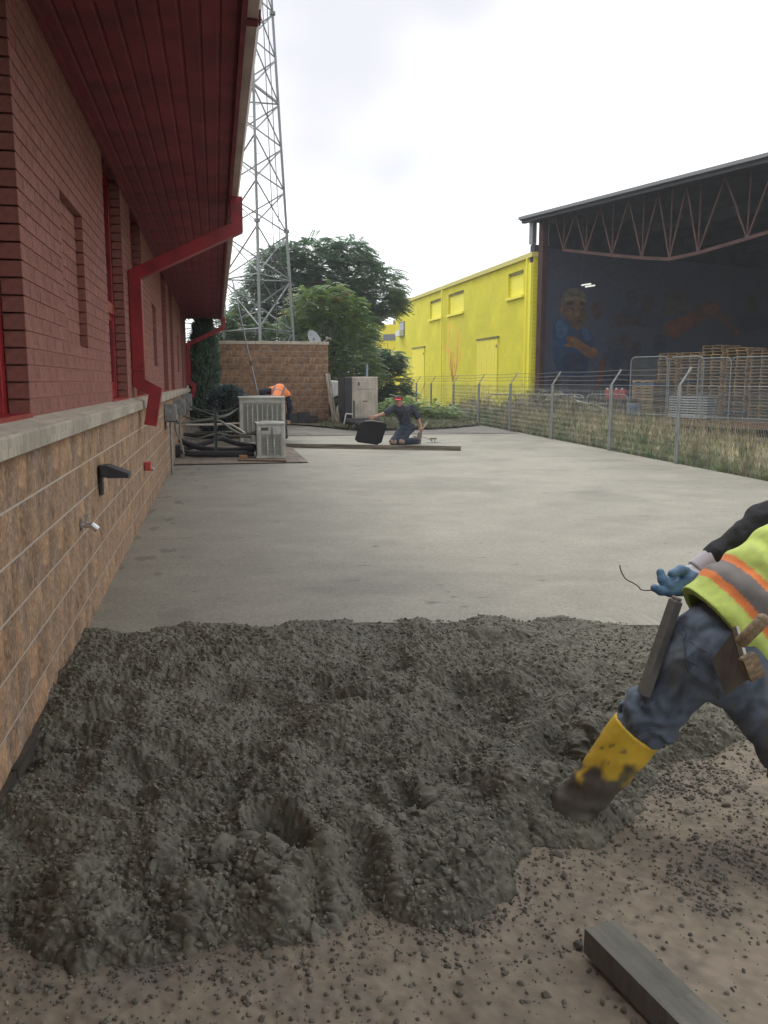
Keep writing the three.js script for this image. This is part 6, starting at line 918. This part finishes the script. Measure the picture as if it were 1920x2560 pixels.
// ---------------------------------------------------------------- generic smaller figures
function figure(o) {
  const J = o.J, t = thing('person', o.label, 'person'), mid = (a, b, k) => a.clone().lerp(b, k), cell = o.cell ?? .016;
  const B = [[J.hipL, J.hipR, .1], [J.pel, J.che, .115, .14], [J.che, J.shL, .11, .058], [J.che, J.shR, .11, .058], [J.shL, J.elL, .05, .042], [J.elL, J.haL, .041, .031], [J.shR, J.elR, .05, .042], [J.elR, J.haR, .041, .031], [J.hipL, J.knL, .088, .06], [J.knL, J.anL, .058, .042], [J.hipR, J.knR, .088, .06], [J.knR, J.anR, .058, .042], [J.anL, J.toL, .042, .032], [J.anR, J.toR, .042, .032], [J.che, J.nk, .08, .056], [J.nk, J.hd, .052, .052]], b = bounds(B), hd = headGeo(J.hd, o.face);
  const hands = [[J.elL, J.haL], [J.elR, J.haR]].map(([e, h], i) => handGeo(handBones(h, o.handDir?.[i] ?? h.clone().sub(e), o.handUp?.[i] ?? V(.3, 0, 1), 1, [.7, .75, .75, .7], i ? 1 : -1), .0055));
  obj('body', mergeIndexed([sdfMesh(field(B, .04), b.min, b.max, cell), hd.geo, ...hands]), M_skin, t);
  cloth('trousers', [[J.hipL, J.hipR, .108], [J.pel, mid(J.pel, J.che, .25), .12, .12], [J.hipL, J.knL, .098, .075], [J.knL, J.anL, .074, .06], [J.hipR, J.knR, .098, .075], [J.knR, J.anR, .074, .06]], .012, [plane(mid(J.pel, J.che, .3), J.che.clone().sub(J.pel))], cell, o.trousers, t, { k: .04, fold: (x, y, z) => .02 * n3(x * 9, y * 9, z * 9, 51) + .005 * Math.sin(y * 70 + 6 * n3(x * 6, y * 6, z * 6, 52)) });
  const cutL = plane(mid(J.elL, J.haL, o.sleeve), J.haL.clone().sub(J.elL)), torso = [[mid(J.pel, J.che, -.02), J.che, .128, .15], [J.che, J.shL, .12, .07], [J.che, J.shR, .12, .07], [J.che, J.nk, .1, .06]];
  const arm = (s, e, h) => o.sleeve > 0 ? [[s, e, .068, .06], [e, mid(e, h, o.sleeve), .058, .046]] : [[s, mid(s, e, 1 + o.sleeve), .07, .068]];
  cloth('shirt', [...torso, ...arm(J.shL, J.elL, J.haL), ...arm(J.shR, J.elR, J.haR)], .012, [plane(mid(J.pel, J.che, .02), J.pel.clone().sub(J.che))], cell, o.shirt, t, { k: .04, fold: (x, y, z) => .022 * n3(x * 9, y * 9, z * 9, 61) + .005 * Math.sin((x - y) * 45 + 7 * n3(x * 6, y * 6, z * 6, 62)) });
  for (const [a, to] of [[J.anL, J.toL], [J.anR, J.toR]]) cloth('boot', [[a, to, .06, .048], [a, a.clone().lerp(to, -.35), .055, .055]], .008, [], .014, o.boots, t);
  if (o.vest) cloth('safety_vest', torso.slice(0, 3), .03, [plane(mid(J.pel, J.che, .1), J.pel.clone().sub(J.che))], .012, mat(1, 1, 1, .7, { vertexColors: true }), t, { colour: o.vest, k: .05 });
  const c = J.hd, P = hd.P; cloth('cap', [[P(-.02, .04, 0), P(-.005, .035, 0), .094]], .004, [plane(P(0, .03, 0), P(0, 0, 0).sub(P(0, 1, 0)))], .008, o.cap, t, o.capColour ? { colour: o.capColour(P) } : {});
  if (o.brim) obj('cap_brim', bar(P(.06, .062, 0), P(.16, .06, 0), .13, .012, V(0, 1, 0), .004), o.brim, t);
  for (const e of [-.03, .03]) obj('eye', new THREE.SphereGeometry(.009, 8, 6).translate(...P(.082, .012, e).toArray()), mat(.03, .025, .02, .3), t);
  if (o.extra) o.extra(t, P); return t;
}
{ // kneeling man with the board
  const Zk = (x, y, z) => onZ(x, y, z), z = -20.45, J = { hd: Zk(996, 1002, z + .12), nk: Zk(1003, 1014, z), che: Zk(1008, 1029, z), pel: Zk(1014, 1068, z - .05), shL: Zk(984, 1021, z + .08), shR: Zk(1029, 1019, z - .02), elL: Zk(962, 1033, z + .2), haL: Zk(936, 1042, z + .28), elR: Zk(1046, 1045, z + .0), haR: Zk(1052, 1066, z + .05), hipL: Zk(1007, 1071, z), hipR: Zk(1025, 1070, z - .08), knL: Zk(983, 1105, z + .25), knR: Zk(1003, 1106, z + .22), anL: Zk(1030, 1105, z - .25), anR: Zk(1046, 1102, z - .1), toL: V(), toR: V() };
  for (const k of ['knL', 'knR']) J[k].y = Math.max(J[k].y, .085); for (const k of ['anL', 'anR']) J[k].y = Math.max(J[k].y, .075); J.toL = J.anL.clone().add(V(.1, .06, -.16)); J.toR = J.anR.clone().add(V(.05, .17, -.06));
  figure({ label: 'kneeling man in dark blue shirt, jeans and red cap holding a black board upright', J, face: V(-.25, -.25, .95).normalize(), sleeve: -.12, shirt: mat(.062, .068, .09, .9, { map: rep(mottle, 4) }), trousers: mat(.05, .068, .095, .9, { map: rep(mottle, 5) }), boots: mat(.16, .13, .1, .8), cap: mat(1, 1, 1, .7, { vertexColors: true }), capColour: P => { const c = P(0, 0, 0), u = P(0, 1, 0).sub(c).normalize(), d = P(1, 0, 0).sub(c).normalize(); return (x, y, zz) => { const q = V(x, y, zz).sub(c); return q.dot(d) > .02 && q.dot(u) < .1 ? [.25, .02, .03] : [.03, .02, .025]; }; }, brim: mat(.55, .04, .05, .6), handDir: [V(-.8, -.2, .2), V(.1, -1, .2)],
    extra: (t) => { for (const [k, d] of [[J.knL, 0], [J.knR, 1]]) cloth('knee_pad', [[k.clone().add(V(-.02, 0, .03)), k.clone().add(V(.02, .0, .03)), .06]], .008, [], .014, mat(.3, .2, .15, .8), t); } });
  // kneeling board
  const z0 = z + .34, cn = [[902, 1045, -.12], [969, 1050, -.12], [952, 1106, 0], [885, 1097, 0]].map(([x, y, d]) => onZ(x, y, z0 + d)), pts = []; { const low = Math.min(...cn.map(p => p.y)); cn.forEach(p => p.y += .012 - low); for (let i = 0; i < 4; i++) { const q = cn[i]; pts.push(q.clone().lerp(cn[(i + 3) % 4], .13), q.clone().lerp(cn[(i + 1) % 4], .13)); } }
  const n = pts[3].clone().sub(pts[0]).cross(pts[5].clone().sub(pts[0])).normalize(); if (n.z < 0) n.negate(); const pos = [], uvp = [], th = .02, A = pts, C = pts.map(p => p.clone().addScaledVector(n, -th)); const tri = (...v) => v.forEach(p => pos.push(p.x, p.y, p.z)); for (let i = 1; i < 7; i++) { tri(A[0], A[i], A[i + 1]); tri(C[0], C[i], C[i + 1]); } for (let i = 0; i < 8; i++) { const j = (i + 1) % 8; tri(A[i], A[j], C[j]); tri(A[i], C[j], C[i]); }
  const g = new THREE.BufferGeometry(); g.setAttribute('position', new THREE.Float32BufferAttribute(pos, 3)); g.computeVertexNormals(); const kb = thing('kneeling_board', 'black square board with clipped corners held upright by the kneeling man', 'board'); obj('panel', metreUV(g), mat(.01, .01, .011, .85, { map: rep(stainTex, 1) }), kb);
  obj('grip', tube([pts[1].clone().addScaledVector(n, -.02), pts[1].clone().lerp(pts[2], .5).addScaledVector(n, -.05).add(V(0, .03, 0)), pts[2].clone().addScaledVector(n, -.02)], .01, 12, 6), mat(.4, .38, .35, .7), kb);
  const ht = thing('edging_tool', 'small wood-handled edging tool in the lowered hand of the kneeling man', 'tool'), h0 = J.haR.clone().add(V(.02, -.07, .03)); obj('handle', rod(h0, h0.clone().add(V(.14, .18, -.02)), .014, 8), mat(.45, .36, .25, .7), ht); obj('blade', bar(h0.clone().add(V(-.03, -.04, 0)), h0, .08, .006), M_galv, ht);
}
{ // man bending behind the tall air conditioner
  const z = -22.5, Zk = (x, y, d) => onZ(x, y, z + d), J = { hd: Zk(706, 973, -.5), nk: Zk(704, 972, -.33), che: Zk(699, 977, -.15), pel: Zk(688, 1004, .2), shL: Zk(679, 976, -.1), shR: Zk(717, 986, -.2), elL: Zk(655, 980, .0), haL: Zk(662, 1004, .1), elR: Zk(725, 1018, -.15), haR: Zk(722, 1048, -.1), hipL: Zk(681, 1012, .2), hipR: Zk(697, 1012, .2) };
  J.knL = V(J.hipL.x - .05, .55, z + .05); J.knR = V(J.hipR.x + .1, .55, z - .02); J.anL = V(J.knL.x, .13, z + .25); J.anR = V(J.knR.x + .05, .13, z + .2); J.toL = J.anL.clone().add(V(0, -.04, -.17)); J.toR = J.anR.clone().add(V(.03, -.04, -.17));
  const sp = J.che.clone().sub(J.pel).normalize(), lat = V().crossVectors(sp, FW).normalize();
  figure({ label: 'man in orange safety vest and dark clothes bending behind the tall air conditioner', J, face: V(.3, -.6, -.75).normalize(), sleeve: .95, shirt: mat(.018, .022, .035, .9), trousers: mat(.02, .025, .04, .9), boots: mat(.06, .05, .04, .8), cap: mat(.012, .014, .02, .7), vest: (x, y, zz) => { const q = V(x, y, zz).sub(J.che).dot(lat), s = V(x, y, zz).sub(J.che).dot(sp); if (Math.abs(Math.abs(q) - .12) < .022) return [.22, .16, .14]; if (Math.abs(s + .17) < .02) return [.3, .22, .2]; return [.9, .25, .08]; } });
}
scene.fog = new THREE.FogExp2(0xeef2f6, 0.0011);
scene.traverse(o => { if (o.isMesh) { o.castShadow = true; o.receiveShadow = true; } });
renderer.render(scene, camera);
